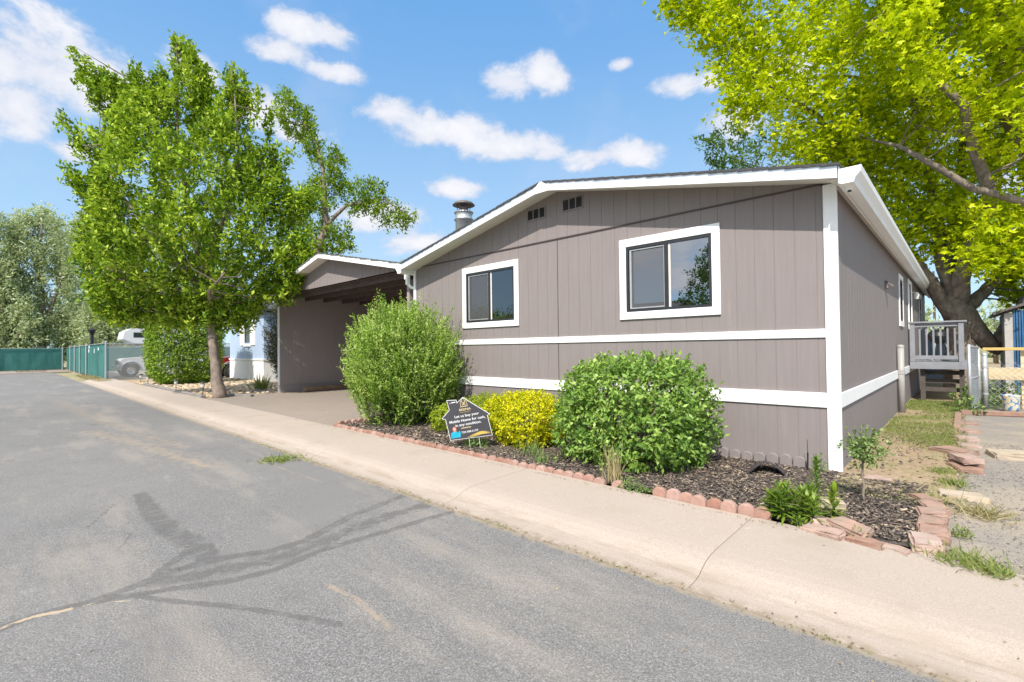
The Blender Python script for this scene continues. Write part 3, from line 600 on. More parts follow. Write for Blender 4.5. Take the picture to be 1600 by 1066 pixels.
# windows
def window(hole,name_trim=True,wt=.105,bt=.105,glass='glass',depth=.05,frm='wall'):
    x0,x1,z0,z1=hole
    win=MB(); win.box(x0-wt,x1+wt,-.024,-.0005,z1,z1+.112,0,.004); win.box(x0-wt,x1+wt,-.028,-.0005,z0-bt,z0,0,.004)
    win.box(x0-wt,x0,-.022,-.0005,z0+.0005,z1-.0005,0,.004); win.box(x1,x1+wt,-.022,-.0005,z0+.0005,z1-.0005,0,.004)
    wo=win.build('window',M['white'],home)
    f=MB(); fwd=.038
    f.box(x0+.001,x0+fwd,-.012,.06,z0+.001,z1-.001); f.box(x1-fwd,x1-.001,-.012,.06,z0+.001,z1-.001); f.box(x0+fwd,x1-fwd,-.012,.06,z1-fwd,z1-.001); f.box(x0+fwd,x1-fwd,-.016,.06,z0+.001,z0+fwd)
    xm=(x0+x1)/2; f.box(xm-.028,xm+.026,-.008,.055,z0+fwd,z1-fwd); f.build('frame',M['darkframe'],wo)
    s=MB(); s.box(xm+.0265,xm+.052,.004,.03,z0+fwd,z1-fwd); s.build('sash',M['soffit'],wo)
    s2=MB(); a,b,c,d=x0+fwd+.012,xm-.034,z0+fwd+.008,z1-fwd-.008
    s2.box(a,a+.028,.0,.02,c,d); s2.box(b-.006,b,.0,.02,c,d); s2.box(a+.028,b-.006,.0,.02,c,c+.016); s2.box(a+.028,b-.006,.0,.02,d-.016,d); s2.build('screen_frame',M['steel_dull'],wo)
    g=MB(); g.box(x0+fwd,xm-.0285,.034,.040,z0+fwd,z1-fwd); g.build('pane',M[glass],wo); g=MB(); g.box(xm+.0525,x1-fwd,.014,.020,z0+fwd,z1-fwd); g.build('pane',M[glass],wo)
    k=MB(); k.quad((x0+fwd+.015,.012,z0+fwd+.01),(xm-.036,.012,z0+fwd+.01),(xm-.036,.012,z1-fwd-.01),(x0+fwd+.015,.012,z1-fwd-.01)); k.build('insect_screen',M['screen'],wo)
    return wo
window(WL); window(WS,glass='glass_small')
def side_window(h):
    y0,y1,z0,z1=h; m_=MB(); 
    m_.box(.0005,.024,y0-.1,y1+.1,z1,z1+.1,0,.004); m_.box(.0005,.026,y0-.1,y1+.1,z0-.12,z0,0,.004); m_.box(.0005,.022,y0-.1,y0,z0+.0005,z1-.0005,0,.004); m_.box(.0005,.022,y1,y1+.1,z0+.0005,z1-.0005,0,.004)
    wo=m_.build('window',M['white'],home); f=MB(); 
    f.box(-.05,.012,y0+.001,y0+.05,z0+.001,z1-.001); f.box(-.05,.012,y1-.05,y1-.001,z0+.001,z1-.001); f.box(-.05,.012,y0+.05,y1-.05,z1-.05,z1-.001); f.box(-.05,.012,y0+.05,y1-.05,z0+.001,z0+.05); f.box(-.04,.006,y0+.05,y1-.05,(z0+z1)/2-.02,(z0+z1)/2+.02)
    f.build('frame',M['darkframe'],wo); g=MB(); g.box(-.03,-.024,y0+.05,y1-.05,z0+.05,z1-.05); g.build('pane',M['glass'],wo)
side_window(WD); side_window(W2)
d_=MB(); y0,y1,z0,z1=DR; d_.box(.0005,.024,y0-.1,y0,z0,z1+.1,0,.004); d_.box(.0005,.024,y1,y1+.1,z0,z1+.1,0,.004); d_.box(.0005,.022,y0+.0005,y1-.0005,z1,z1+.1,0,.004); d_.box(-.06,-.02,y0,y1,z0,z1)
do=d_.build('door',M['white'],home); k=MB(); k.lathe([(0,0),(.028,.0),(.03,.03),(0,.035)],0,0,10); ko=k.build('door_knob',M['chrome'],do); ko.location=(-.018,y0+.1,2.02); ko.rotation_euler=(0,R(90),0)
g=MB()
for px in (y0+.12,y0+.47):
    g.box(-.0195,-.014,px,px+.26,2.2,2.8,0,.004); g.box(-.0195,-.014,px,px+.26,1.2,1.95,0,.004)
g.build('door_panel',M['soffit'],do)
l=MB(); l.lathe([(.02,0),(.05,0),(.06,-.05),(.075,-.06),(.05,-.17),(.03,-.18),(0,-.18)],.09,10.42,12); l.box(.0,.09,10.39,10.45,2.86,2.88); 
lo_=l.build('porch_light',M['soffit'],home)
for v in lo_.data.vertices:
    if v.co.z<1: v.co.z+=2.86
l=MB(); l.box(.0,.05,4.42,4.56,2.48,2.62,0,.01); l.add([(.0,4.42,2.6),(.12,4.42,2.5),(.12,4.56,2.5),(.0,4.56,2.6),(.0,4.42,2.62),(.125,4.42,2.52),(.125,4.56,2.52),(.0,4.56,2.62)],[(0,1,2,3),(4,7,6,5),(0,4,5,1),(1,5,6,2),(2,6,7,3),(3,7,4,0)]); l.build('wall_vent_hood',M['taupe'],home)
# camera dome under the eave
l=MB(); l.lathe([(0,.0),(.036,0),(.036,-.055),(.03,-.085),(.015,-.098),(0,-.1)],.155,-.16,16); cmo=l.build('security_camera',M['white'],home,True); cmo.location.z=3.19
l=MB(); l.lathe([(0,-.097),(.018,-.09),(.018,-.104),(0,-.107)],.162,-.172,12); 
lc=l.build('lens',M['black'],cmo)
# gable vents
for a,b,z0,z1 in ((-4.42,-4.02,3.665,3.855),(-3.67,-3.27,3.675,3.875)):
    f=MB(); wv=(b-a); y=-.008
    f.box(a,b,y-.014,y,z1-.012,z1); f.box(a,b,y-.014,y,z0,z0+.018)
    for i in range(4):
        xc=a+(wv-.016)*i/3; f.box(xc,xc+.016,y-.013,y,z0+.018,z1-.012)
    vo_=f.build('gable_vent',M['taupe'],home); k=MB(); k.quad((a+.01,y-.0015,z0+.01),(b-.01,y-.0015,z0+.01),(b-.01,y-.0015,z1-.01),(a+.01,y-.0015,z1-.01))
    for i in range(7):
        zc=z0+.025+i*.022; k.add([(a+.012,y-.002,zc),(b-.012,y-.002,zc),(b-.012,y-.009,zc-.012),(a+.012,y-.009,zc-.012)],[(0,1,2,3)])
    k.build('louvre',M['black'],vo_)
# flue
fx,fy=-7.05,.85; zb=rz_(fx)-.02
f=MB(); f.lathe([(.185,zb),(.185,4.33),(.21,4.34),(.21,4.37),(.19,4.38),(.19,4.50),(.205,4.51),(.205,4.535),(.13,4.54)],fx,fy,28); fl=f.build('flue_pipe',M['steel'],home,True)
f=MB(); f.lathe([(.10,4.53),(.10,4.64)],fx,fy,16); 
for k in range(4): a=k*math.pi/2+.4; f.tube([(fx+.15*math.cos(a),fy+.15*math.sin(a),4.53),(fx+.16*math.cos(a),fy+.16*math.sin(a),4.72)],.008,5)
f.lathe([(.245,4.685),(.25,4.69),(.2,4.745),(.1,4.78),(0,4.79)],fx,fy,28); f.lathe([(0,4.70),(.24,4.684)],fx,fy,28); f.build('rain_cap',M['rust'],fl,True)
f=MB()
for k in range(20):
    a=2*math.pi*k/20; f.box(fx+.197*math.cos(a)-.012,fx+.197*math.cos(a)+.012,fy+.197*math.sin(a)-.012,fy+.197*math.sin(a)+.012,4.505,4.53)
f.lathe([(.212,4.345),(.2125,4.365)],fx,fy,28); f.build('draft_slots',M['rust'],fl)
# rooms behind the glass
f=MB(); f.quad((-W+.05,.1,.9),(-.05,.1,.9),(-.05,LEN-.1,.9),(-W+.05,LEN-.1,.9)); f.quad((-W+.05,.1,3.22),(-W+.05,LEN-.1,3.22),(-.05,LEN-.1,3.22),(-.05,.1,3.22))
f.quad((-W+.05,4.6,.9),(-.05,4.6,.9),(-.05,4.6,3.22),(-W+.05,4.6,3.22)); f.quad((-3.8,.1,.9),(-3.8,4.6,.9),(-3.8,4.6,3.22),(-3.8,.1,3.22)); f.quad((-.06,.1,.9),(-.06,4.6,.9),(-.06,4.6,3.22),(-.06,.1,3.22)); f.quad((-W+.06,.1,.9),(-W+.06,.1,3.22),(-W+.06,4.6,3.22),(-W+.06,4.6,.9))
f.build('interior_partition',M['interior'],home)

# ------------------------------------------------------------------ conduit, deck
f=MB(); f.tube([(.07,6.1,.1),(.07,6.1,1.43)],.055,14); f.lathe([(.06,1.43),(.062,1.46),(.04,1.485),(0,1.49)],.07,6.1,14); f.lathe([(.062,.9),(.062,.98)],.07,6.1,14)
tag(f.build('vent_pipe',M['pipe'],None,True),'grey capped standpipe against the taupe side wall','pipe')
deck=thing('porch_deck','small grey painted porch deck with railing at the side door','deck',(0,8.9,0.1))
DX0,DX1,DY0,DY1=.03,1.0,8.9,12.0
def dk(b,name,mat): 
    o=b.build(name,mat,deck); o.location=(0,-8.9,-.1); return o
b=MB()
for i in range(22): b.box(DX0,DX1,DY0+.002+i*.141,DY0+.138+i*.141,1.03,1.065)
dk(b,'floor_boards',M['deck'])
b=MB(); b.box(DX0,DX1+.02,DY0-.04,DY0-.001,.90,1.06,0,.004); b.box(DX1+.0005,DX1+.04,DY0,DY1,.90,1.055); dk(b,'rim_board',M['deck'])
for x,y in ((DX0+.005,DY0),(DX1-.10,DY0),(DX1-.10,DY1-.1)):
    b=MB(); b.box(x,x+.095,y+.0,y+.095,1.07,1.985,0,.004); dk(b,'railing_post',M['deck'])
b=MB(); b.box(DX0-.01,DX1+.05,DY0-.03,DY0+.11,1.99,2.03,0,.006); b.box(DX1-.11,DX1+.05,DY0+.1105,DY1,1.99,2.03,0,.006); dk(b,'handrail',M['deck'])
b=MB(); b.box(DX0+.1,DX1-.1,DY0+.03,DY0+.068,1.13,1.22); b.box(DX0+.1,DX1-.1,DY0+.03,DY0+.068,1.90,1.985); b.box(DX1-.07,DX1-.032,DY0+.1,DY1-.1,1.13,1.22); b.box(DX1-.07,DX1-.032,DY0+.1,DY1-.1,1.9,1.985); dk(b,'rail',M['deck'])
for k in range(6):
    b=MB(); x=DX0+.17+k*.125; b.box(x,x+.035,DY0+.0685,DY0+.10,1.12,1.95); dk(b,'baluster',M['deck'])
for k in range(14):
    b=MB(); y=DY0+.25+k*.19; b.box(DX1-.105,DX1-.0705,y,y+.035,1.12,1.95); dk(b,'baluster',M['deck'])
b=MB()
for z in (.36,.56,.76): b.box(DX0+.22,DX1-.01,DY0+.25,DY0+.29,z,z+.10)
dk(b,'skirt_board',M['deck_dark'])
for x,y in ((DX0+.18,DY0+.12),(DX1-.1,DY0+.12),(DX1-.1,DY1-.1),(DX0+.05,DY1-.1)):
    b=MB(); b.box(x,x+.09,y,y+.09,.08,1.03); dk(b,'support_post',M['deck_dark'])
# kettle grill standing on the deck
gr=thing('kettle_grill','black kettle barbecue standing on the porch deck','barbecue',(.52,10.3,1.065))
b=MB(); b.lathe([(0,.42),(.12,.44),(.2,.52),(.22,.62)],0,0,18); b.build('bowl',M['black'],gr,True)
b=MB(); b.lathe([(.225,.622),(.2,.72),(.12,.79),(0,.81)],0,0,18); b.build('lid',M['black'],gr,True)
for k in range(3): b=MB(); a=k*2.094; b.tube([(.12*math.cos(a),.12*math.sin(a),.47),(.24*math.cos(a),.24*math.sin(a),.0)],.012,6); b.build('leg',M['steel'],gr)

# ------------------------------------------------------------------ carport
cp=thing('carport','taupe carport with white rake boards beside the mobile home','carport',(-12.1,.2,0.1))
CX0,CX1,CR,CZ=-15.7,-8.45,-12.1,4.22; CSL=.2; CO=-.11
def cz(x): return CZ-CSL*abs(x-CR)
def cb(b,name,mat,par=None):
    o=b.build(name,mat,par or cp)
    if par is None: o.location=(12.1,-.2,-.1)
    return o
b=MB(); grooved(b,lambda u,d,z:(CX0+.06+d,u,z),.2,7.4,.36,lambda y:3.40,[],[.5+.4064*k for k in range(18)],.006,.003); b.box(CX0-.05,CX0+.054,.2,7.4,.36,3.4); cb(b,'side_wall',M['taupe_dark'])
b=MB(); b.box(CX0-.03,CX0+.04,.22,7.4,.06,.3595); cb(b,'wall_base',M['taupe_dark'])
b=MB(); b.box(CX0-.075,CX0-.0505,.18,.26,.1,3.4); b.box(CX0-.05,CX0+.06,.176,.1995,.36,3.4); cb(b,'corner_board',M['white'])
b=MB(); b.quad((CX0-.05,7.4,.1),(CX1,7.4,.1),(CX1,7.4,3.4),(CX0-.05,7.4,3.4)); cb(b,'rear_wall',M['taupe_dark'])
b=MB(); grooved(b,lambda u,d,z:(u,.2-d,z),CX0-.05,CX1+.35,3.36,lambda x:cz(x)-.10,[],[CX0+.1+.2125*k for k in range(36)],.007,.004); cb(b,'gable_panel',M['taupe'])
for y in (.23,.85,1.5,2.2,2.9,3.6,4.4,5.2,6.0,6.8):
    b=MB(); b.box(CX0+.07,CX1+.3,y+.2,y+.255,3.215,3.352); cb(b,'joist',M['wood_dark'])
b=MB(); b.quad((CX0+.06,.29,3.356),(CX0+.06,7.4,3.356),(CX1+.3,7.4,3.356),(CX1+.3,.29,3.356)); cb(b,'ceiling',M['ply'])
for y in (.3,3.6,7.2):
    b=MB(); b.box(CX1,CX1+.1,y,y+.1,.1,3.139); cb(b,'post',M['taupe_dark'])
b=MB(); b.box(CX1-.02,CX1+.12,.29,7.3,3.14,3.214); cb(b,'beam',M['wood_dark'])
b=MB()
for sgn,half in ((1,CX1+.42-CR),(-1,CR-CX0+.30)):
    for i in range(16):
        a,e=half*i/16,half*(i+1)/16+.01; xa,xb=CR+sgn*a,CR+sgn*e; za,ze=cz(xa)+.012,cz(xb)+.024; y0=CO-.03+rnd.uniform(-.01,.01)
        b.add([(xa,y0,za),(xb,y0,ze),(xb,7.6,ze),(xa,7.6,za),(xa,y0,za-.03),(xb,y0,ze-.025),(xb,7.6,ze-.025),(xa,7.6,za-.03)],[(0,1,2,3),(4,5,1,0),(5,6,2,1),(7,6,5,4),(6,7,3,2),(7,4,0,3)])
cb(b,'roof',M['shingle_green'])
b=MB(); xl,xr=CX0-.28,CX1+.40
pts=[(xl,cz(xl)-.13),(CR,CZ-.13),(xr,cz(xr)-.13),(xr,cz(xr)-.005),(CR,CZ-.005),(xl,cz(xl)-.005)]
b.add([(p[0],CO-.02,p[1]) for p in pts]+[(p[0],CO,p[1]) for p in pts],[(5,4,1,0),(4,3,2,1),(6,7,10,11),(7,8,9,10)]+[(i,(i+1)%6,(i+1)%6+6,i+6) for i in range(6)])
b.box(xl-.02,xl-.0005,CO-.02,7.6,cz(xl)-.14,cz(xl)-.01); cb(b,'rake_board',M['white'])
b=MB(); b.quad((xl,CO+.001,cz(xl)-.12),(xl,.2,cz(xl)-.115),(CR,.2,CZ-.115),(CR,CO+.001,CZ-.12)); b.quad((CR,CO+.001,CZ-.12),(CR,.2,CZ-.115),(xr,.2,cz(xr)-.115),(xr,CO+.001,cz(xr)-.12)); b.quad((xl,.2,cz(xl)-.115),(xl,7.5,cz(xl)-.115),(CX0-.05,7.5,cz(CX0)-.115),(CX0-.05,.2,cz(CX0)-.115)); cb(b,'soffit',M['soffit'])
b=MB(); b.box(xr+.001,xr+.10,CO-.02,7.5,cz(xr)-.15,cz(xr)-.02,0,.01); b.box(xr+.02,xr+.09,CO+.05,CO+.12,cz(xr)-.35,cz(xr)-.151); b.box(xr+.09,-W-.2,.3,.36,3.16,3.22); cb(b,'gutter',M['white'])
b=MB(); b.box(-15.5,-15.33,.9,4.8,.115,.27,0,.012); tag(b.build('timber_beam',M['beam_tan']),'tan timber beam lying along the carport wall','timber')
# grass tufts growing in the gutter by the roofs
# ------------------------------------------------------------------ neighbour home
nb=thing('neighbour_home','pale blue mobile home with white skirting left of the carport','mobile home',(-24.8,2.1,.1))
def nbp(b,name,mat,par=None):
    o=b.build(name,mat,par or nb)
    if par is None: o.location=(24.8,-2.1,-.1)
    return o
NX0,NX1=-27.15,-22.42
b=MB(); grooved(b,lambda u,d,z:(u,2.1-d,z),NX0,NX1,1.14,lambda x:3.45,[(-24.9,-24.1,1.92,2.95)],[NX0+.3*k for k in range(16)],.02,.008); grooved(b,lambda u,d,z:(NX1+d,u,z),2.1,17,1.14,lambda x:3.3,[],[2.1+.3*k for k in range(50)],.02,.008); b.box(NX0,NX0+.02,2.12,17,1.14,3.3); nbp(b,'wall',M['skyblue'])
b=MB(); grooved(b,lambda u,d,z:(u,2.09-d,z),NX0,NX1,.08,lambda x:1.08,[],[NX0+.22*k for k in range(22)],.02,.008); grooved(b,lambda u,d,z:(NX1+.01+d,u,z),2.1,17,.08,lambda x:1.08,[],[2.1+.22*k for k in range(70)],.02,.008); b.box(NX0-.02,NX1+.04,2.05,2.0995,1.08,1.15); b.box(NX1+.0105,NX1+.05,2.1,17,1.08,1.15); nbp(b,'skirting',M['white'])
b=MB(); b.prism([(NX0-.3,3.35),(NX1+.3,3.35),(NX1+.3,3.45),((NX0+NX1)/2,4.0),(NX0-.3,3.45)],'y',1.8,17.2); nbp(b,'roof',M['shingle'])
b=MB()
for x0,x1 in ((-25.5,-24.98),(-24.02,-23.5)):
    b.box(x0,x1,2.06,2.0995,1.80,3.05)
b.box(-24.98,-24.9,2.06,2.0995,1.84,3.05); b.box(-24.1,-24.02,2.06,2.0995,1.84,3.05); b.box(-24.98,-24.02,2.05,2.0995,1.74,1.84)
wn=nbp(b,'window',M['white']); b=MB(); b.box(-24.9,-24.1,2.12,2.13,1.92,2.95); g_=b.build('pane',M['carglass'],wn)

# ------------------------------------------------------------------ vehicles
def truck(name,label,loc,rz,paint,camper):
    tr=thing(name,label,'truck',loc,rz)
    def arch(yc,r=.47,n=9): return [(yc+r*math.cos(a),.42+r*math.sin(a)) for a in np.linspace(0,math.pi,n)]
    low=[(-2.75,.55),(-2.78,.95),(-2.6,1.12),(-1.25,1.18),(2.75,1.18),(2.78,.55)]
    prof=[(2.78,.5)]+[(2.78,1.16),(-1.2,1.18),(-2.55,1.10),(-2.74,.95),(-2.76,.5)]+arch(-1.85)[::-1][0:]+arch(1.75)[::-1]
    nz=.38 if camper else 0
    prof=[(2.78,.45),(2.78,1.16),(-1.2,1.18),(-2.55+nz,1.10),(-2.74+nz,.95),(-2.76+nz,.45)]+[(y,z) for y,z in arch(-1.85)[::-1]]+[(y,z) for y,z in arch(1.75)[::-1]]
    b=MB(); b.prism(prof,'x',-.94,.94); b.build('body',paint,tr)
    b=MB(); zt=1.85
    v=[(-.9,-1.15,1.185),(.9,-1.15,1.185),(.9,.75,1.185),(-.9,.75,1.185),(-.76,-.55,zt),(.76,-.55,zt),(.76,.62,zt),(-.76,.62,zt)]
    b.add(v,[(3,2,1,0),(4,5,6,7),(0,1,5,4),(1,2,6,5),(2,3,7,6),(3,0,4,7)]); cab=b.build('cab',paint,tr)
    def lerpf(i,j,k,l,s0,s1,t0,t1,off):
        P=[Vector(v[q]) for q in (i,j,k,l)]; f=lambda s,t_: (P[0]*(1-s)+P[1]*s)*(1-t_)+(P[3]*(1-s)+P[2]*s)*t_
        n=(P[1]-P[0]).cross(P[3]-P[0]).normalized()*off; return [(f(s,t_)+n)[:] for s,t_ in ((s0,t0),(s1,t0),(s1,t1),(s0,t1))]
    for a in ((0,1,5,4,.06,.94,.1,.9,.006),(1,2,6,5,.12,.9,.12,.88,.006),(3,0,4,7,.1,.88,.12,.88,.006),(2,3,7,6,.1,.9,.12,.88,.006)):
        g=MB(); g.add(lerpf(*a),[(0,1,2,3)]); g.build('window',M['carglass'],cab)
    for sx in (-1,1):
        for yc in (-1.85,1.75):
            b=MB(); b.lathe([(.2,-.11),(.36,-.12),(.39,-.08),(.39,.08),(.36,.12),(.2,.11)],0,0,22); wo=b.build('wheel',M['rubber'],tr,True); wo.location=(sx*.84,yc,.39); wo.rotation_euler=(0,R(90)*sx,0)
            b=MB(); b.lathe([(0,.07),(.07,.09),(.1,.06),(.18,.1),(.215,.115)],0,0,18); b.build('rim',M['chrome'],wo,True)
            b=MB(); pts=[(sx*.955,yc+.50*math.cos(a),.42+.50*math.sin(a)) for a in np.linspace(0,math.pi,12)]; b.tube(pts,.035,6); b.build('wheel_arch_trim',M['chrome'],tr)
        b=MB(); b.box(sx*.72-.16,sx*.72+.16,-2.80+nz,-2.72+nz,.82,1.0,0,.02); b.build('headlight',M['lamp'],tr)
        b=MB(); b.box(sx*1.02-.08,sx*1.02+.08,-.85,-.75,1.25,1.5,0,.02); b.build('wing_mirror',M['black'],tr)
    b=MB(); b.box(-.96,.96,-2.92+nz,-2.78+nz,.48,.70,0,.03); b.build('bumper',M['chrome'],tr)
    b=MB(); b.box(-.52,.52,-2.79+nz,-2.73+nz,.76,1.0,0,.01); b.build('grille',M['blackmetal'],tr)
    if camper:
        b=MB(); prof=[(-1.75,2.02),(-2.25,2.25),(-2.15,2.7),(-1.8,2.9),(2.9,2.9),(2.95,1.2),(.8,1.2),(.8,1.95)]; b.prism(prof,'x',-1.02,1.02); cam_=b.build('camper',paint,tr)
        for sx in (-1,1):
            g=MB(); g.box(sx*1.022-.008,sx*1.022+.008,-1.75,-1.0,2.35,2.65); g.build('window',M['carglass'],cam_)
            g=MB(); g.box(sx*1.022-.008,sx*1.022+.008,1.2,2.0,1.95,2.5); g.build('window',M['carglass'],cam_)
    else:
        b=MB(); b.prism([(.8,1.19),(.8,1.80),(2.6,1.80),(2.75,1.19)],'x',-.88,.88); cam_=b.build('bed_cap',M['whitecar'],tr)
        for sx in (-1,1):
            g=MB(); g.box(sx*.882-.006,sx*.882+.006,1.0,2.45,1.3,1.68); g.build('window',M['carglass'],cam_)
    return tr
truck('pickup_truck','red pickup with white bed cap behind the hedge by the blue home',(-29.2,4.35,.06),0,M['red'],False)
truck('camper_truck','white truck with over-cab camper behind the chain-link panel',(-36.0,1.0,.06),0,M['whitecar'],True)

# ------------------------------------------------------------------ far fence
GF='green screened chain-link fence panels'
def fence(name,label,pts,h,fab,posts):
    fo=thing(name,label,'fence',(pts[0][0],pts[0][1],0.05),0)
    org=Vector((pts[0][0],pts[0][1],.05))
    for (x,y) in posts:
        b=MB(); b.tube([(x-org.x,y-org.y,0),(x-org.x,y-org.y,h+.06)],.045,8); b.lathe([(.05,h+.06),(.055,h+.08),(.02,h+.11),(0,h+.115)],x-org.x,y-org.y,8); b.build('post',M['steel'],fo)
    b=MB(); b.tube([(p[0]-org.x,p[1]-org.y,h) for p in pts],.022,6); b.build('top_rail',M['steel'],fo)
    b=MB()
    for p,q in zip(pts[:-1],pts[1:]):
        n=max(2,int(math.dist(p,q)/.25)); d=Vector((q[0]-p[0],q[1]-p[1],0)).normalized(); nn=Vector((-d.y,d.x,0))
        for i in range(n):
            for j in range(5):
                def V(i,j):
                    t_=i/n; x=p[0]+(q[0]-p[0])*t_-org.x; y=p[1]+(q[1]-p[1])*t_-org.y; z=.06+(h-.09)*j/5; off=.03*math.sin(i*1.7+j*.6)*math.sin(j/5*3.1) if fab else 0
                    return (x-nn.x*(off*.6+.06),y-nn.y*(off*.6+.06),z)
                b.quad(V(i,j),V(i+1,j),V(i+1,j+1),V(i,j+1))
    b.build('privacy_fabric' if fab else 'chain_link',M['fabric'] if fab else M['link_y'],fo,fab)
    return fo
fence('chain_link_fence','green screened fence closing the far end of the street',[(-58.5,-2.2),(-57.4,-9.5),(-57,-14)],1.93,True,[(-58.5,-2.3),(-57.9,-6.3),(-57.3,-10),(-57,-14)])
sf=fence('chain_link_fence','green screened fence running along the street to the far corner',[(-32.1,-2.35),(-58.3,-2.1)],1.98,True,[(-32.1,-2.35),(-41.5,-2.26),(-46,-2.2),(-50,-2.16),(-54,-2.12)])
for x,z,w_,h_ in ((-38.4,1.75,.3,.16),(-38.5,1.5,.26,.2),(-36.0,1.45,.16,.26),(-34.4,1.62,.3,.14)):
    b=MB(); b.box(x+32.1,x+w_+32.1,-.08,-.07,z,z+h_); b.build('paper_notice',M['white'],sf)
fence('chain_link_fence','bare see-through chain-link panel in front of the white camper',[(-32.0,-2.25),(-32.0,9)],1.95,False,[(-32.0,1.2),(-32.0,4.6),(-32.0,8.8)])
fence('chain_link_fence','green screened fence at the back of the truck compound',[(-47,-1.5),(-47,12)],1.9,True,[(-47,-1.5),(-47,3),(-47,8),(-47,12)])
lp=thing('lamp_post','black lamp post rising behind the green fence','lamp post',(-49.2,-1.2,.05)); b=MB(); b.lathe([(.16,0),(.16,.5),(.11,.6),(.11,2.9),(.13,2.95)],0,0,12); b.build('pole',M['blackmetal'],lp); b=MB(); b.lathe([(.13,2.95),(.24,3.2),(.26,3.3),(.1,3.45),(0,3.5)],0,0,12); b.build('lamp_head',M['blackmetal'],lp)
b=MB(); b.prism([(-.09,0),(.09,0),(.06,.13),(-.06,.13)],'y',-.9,.9); o=b.build('parking_block',M['concrete']); o.location=(-54.5,-4.4,.03); o.rotation_euler=(0,0,R(8)); tag(o,'white parking kerb block on the far asphalt by the fence','parking block')
#PART2
# ------------------------------------------------------------------ trees
def tree(name,label,base,limbs,Q,cl,crown_mat,bark,ntw,group=None,lobes=1,nodes_extra=None,cat='tree',tw=.02,maxd=2.5,smooth=True):
    tr=thing(name,label,cat,(base[0],base[1],.05),0,group); org=np.array([base[0],base[1],.05])
    b=MB(); nodes=[]
    for pts,rad in limbs:
        P=sampled([tuple(np.array(p)-org) for p in pts],4); 
        rr=np.interp(np.linspace(0,1,len(P)),np.linspace(0,1,len(rad)),rad)
        P2=[P[0]]+[tuple(np.array(p)+rs.randn(3)*r*.12) for p,r in zip(P[1:-1],rr[1:-1])]+[P[-1]]
        b.tube(P2,rr,10); nodes+= [p for p,r in zip(P2,rr)]
    nodes=np.array(nodes); nodes=nodes[nodes[:,2]>2.1]
    P,A,N,L,W_,rr,V=cl
    twigs(b,Q-org,V,nodes,ntw,3,tw,maxd)
    b.build('trunk',bark,tr,True)
    leaf_mesh('crown',P-org,A,N,L,W_,crown_mat,tr,lobes=lobes,rr=rr)
    return tr
# ash by the carport
AB=(-15.44,-1.61)
ASH=[(-1.34,11.25),(-1.5,10.73),(-1.35,9.95),(-1.75,9.67),(-1.97,10.35),(-2.23,9.67),(-2.61,10.36),(-2.66,9.48),(-2.9,9.7),(-3.3,10.1),(-3.95,10.45),(-4.15,10.0),(-3.75,9.2),(-3.51,8.52),(-4.42,8.49),(-4.19,7.85),(-3.71,7.46),(-3.91,6.88),(-4.59,7.14),(-4.54,6.69),(-4.02,6.2),(-4.12,5.52),(-4.67,4.75),(-4.33,4.07),(-3.96,3.2),(-3.9,2.75),(-3.4,2.6),(-2.71,2.5),(-2.02,2.4),(-1.05,2.48),(-0.27,2.47),(0.3,2.35),(1.0,2.35),(1.8,2.6),(2.26,3.41),(2.85,4.38),(2.71,5.73),(2.88,6.32),(2.2,6.52),(1.72,7.3),(1.86,7.78),(1.51,8.95),(1.16,9.44),(0.87,9.05),(0.78,9.93),(0.49,10.13),(0.1,9.45),(-0.3,8.87),(-0.38,9.85),(-0.67,10.62),(-0.95,11.02)]
Q=crown(ASH,AB,2750,2.4,11,-.55,1.9,.95)
TIPS=[(-1.34,11.35),(-2.0,10.45),(-2.65,10.45),(-4.0,10.5),(-4.5,8.55),(-4.7,7.2),(-4.75,4.8),(-.67,10.7),(.49,10.2),(1.18,9.5),(1.55,9.05),(1.95,7.85),(2.95,6.35),(-3.2,9.9),(-.36,9.95),(-4.25,5.6),(-1.7,10.8)]
ex=[]
for (h_,z_) in TIPS:
    for q_ in range(16):
        f_=(q_/15)**1.2; g_=np.array([-.9-h_,5.0-z_]); g_=g_/np.linalg.norm(g_); dd_=rnd.uniform(-.5,.5) if q_==0 else dd_; wd_=.05+.26*f_
        ex.append(hz(AB,h_+g_[0]*f_*1.5+rnd.gauss(0,wd_),z_+g_[1]*f_*1.5+rnd.gauss(0,wd_*.7),dd_+rnd.gauss(0,wd_)))
Q=np.concatenate([Q,np.array(ex)])
cl=clusters(Q,(AB[0]+AX[0]*-.6,AB[1]+AX[1]*-.6,2.8),24,.60,.155,.072,12,up=.62,outw=.5,wild=.34,jit=.045,back=.9)
H=lambda h,z,d=0:hz(AB,h,z,d)
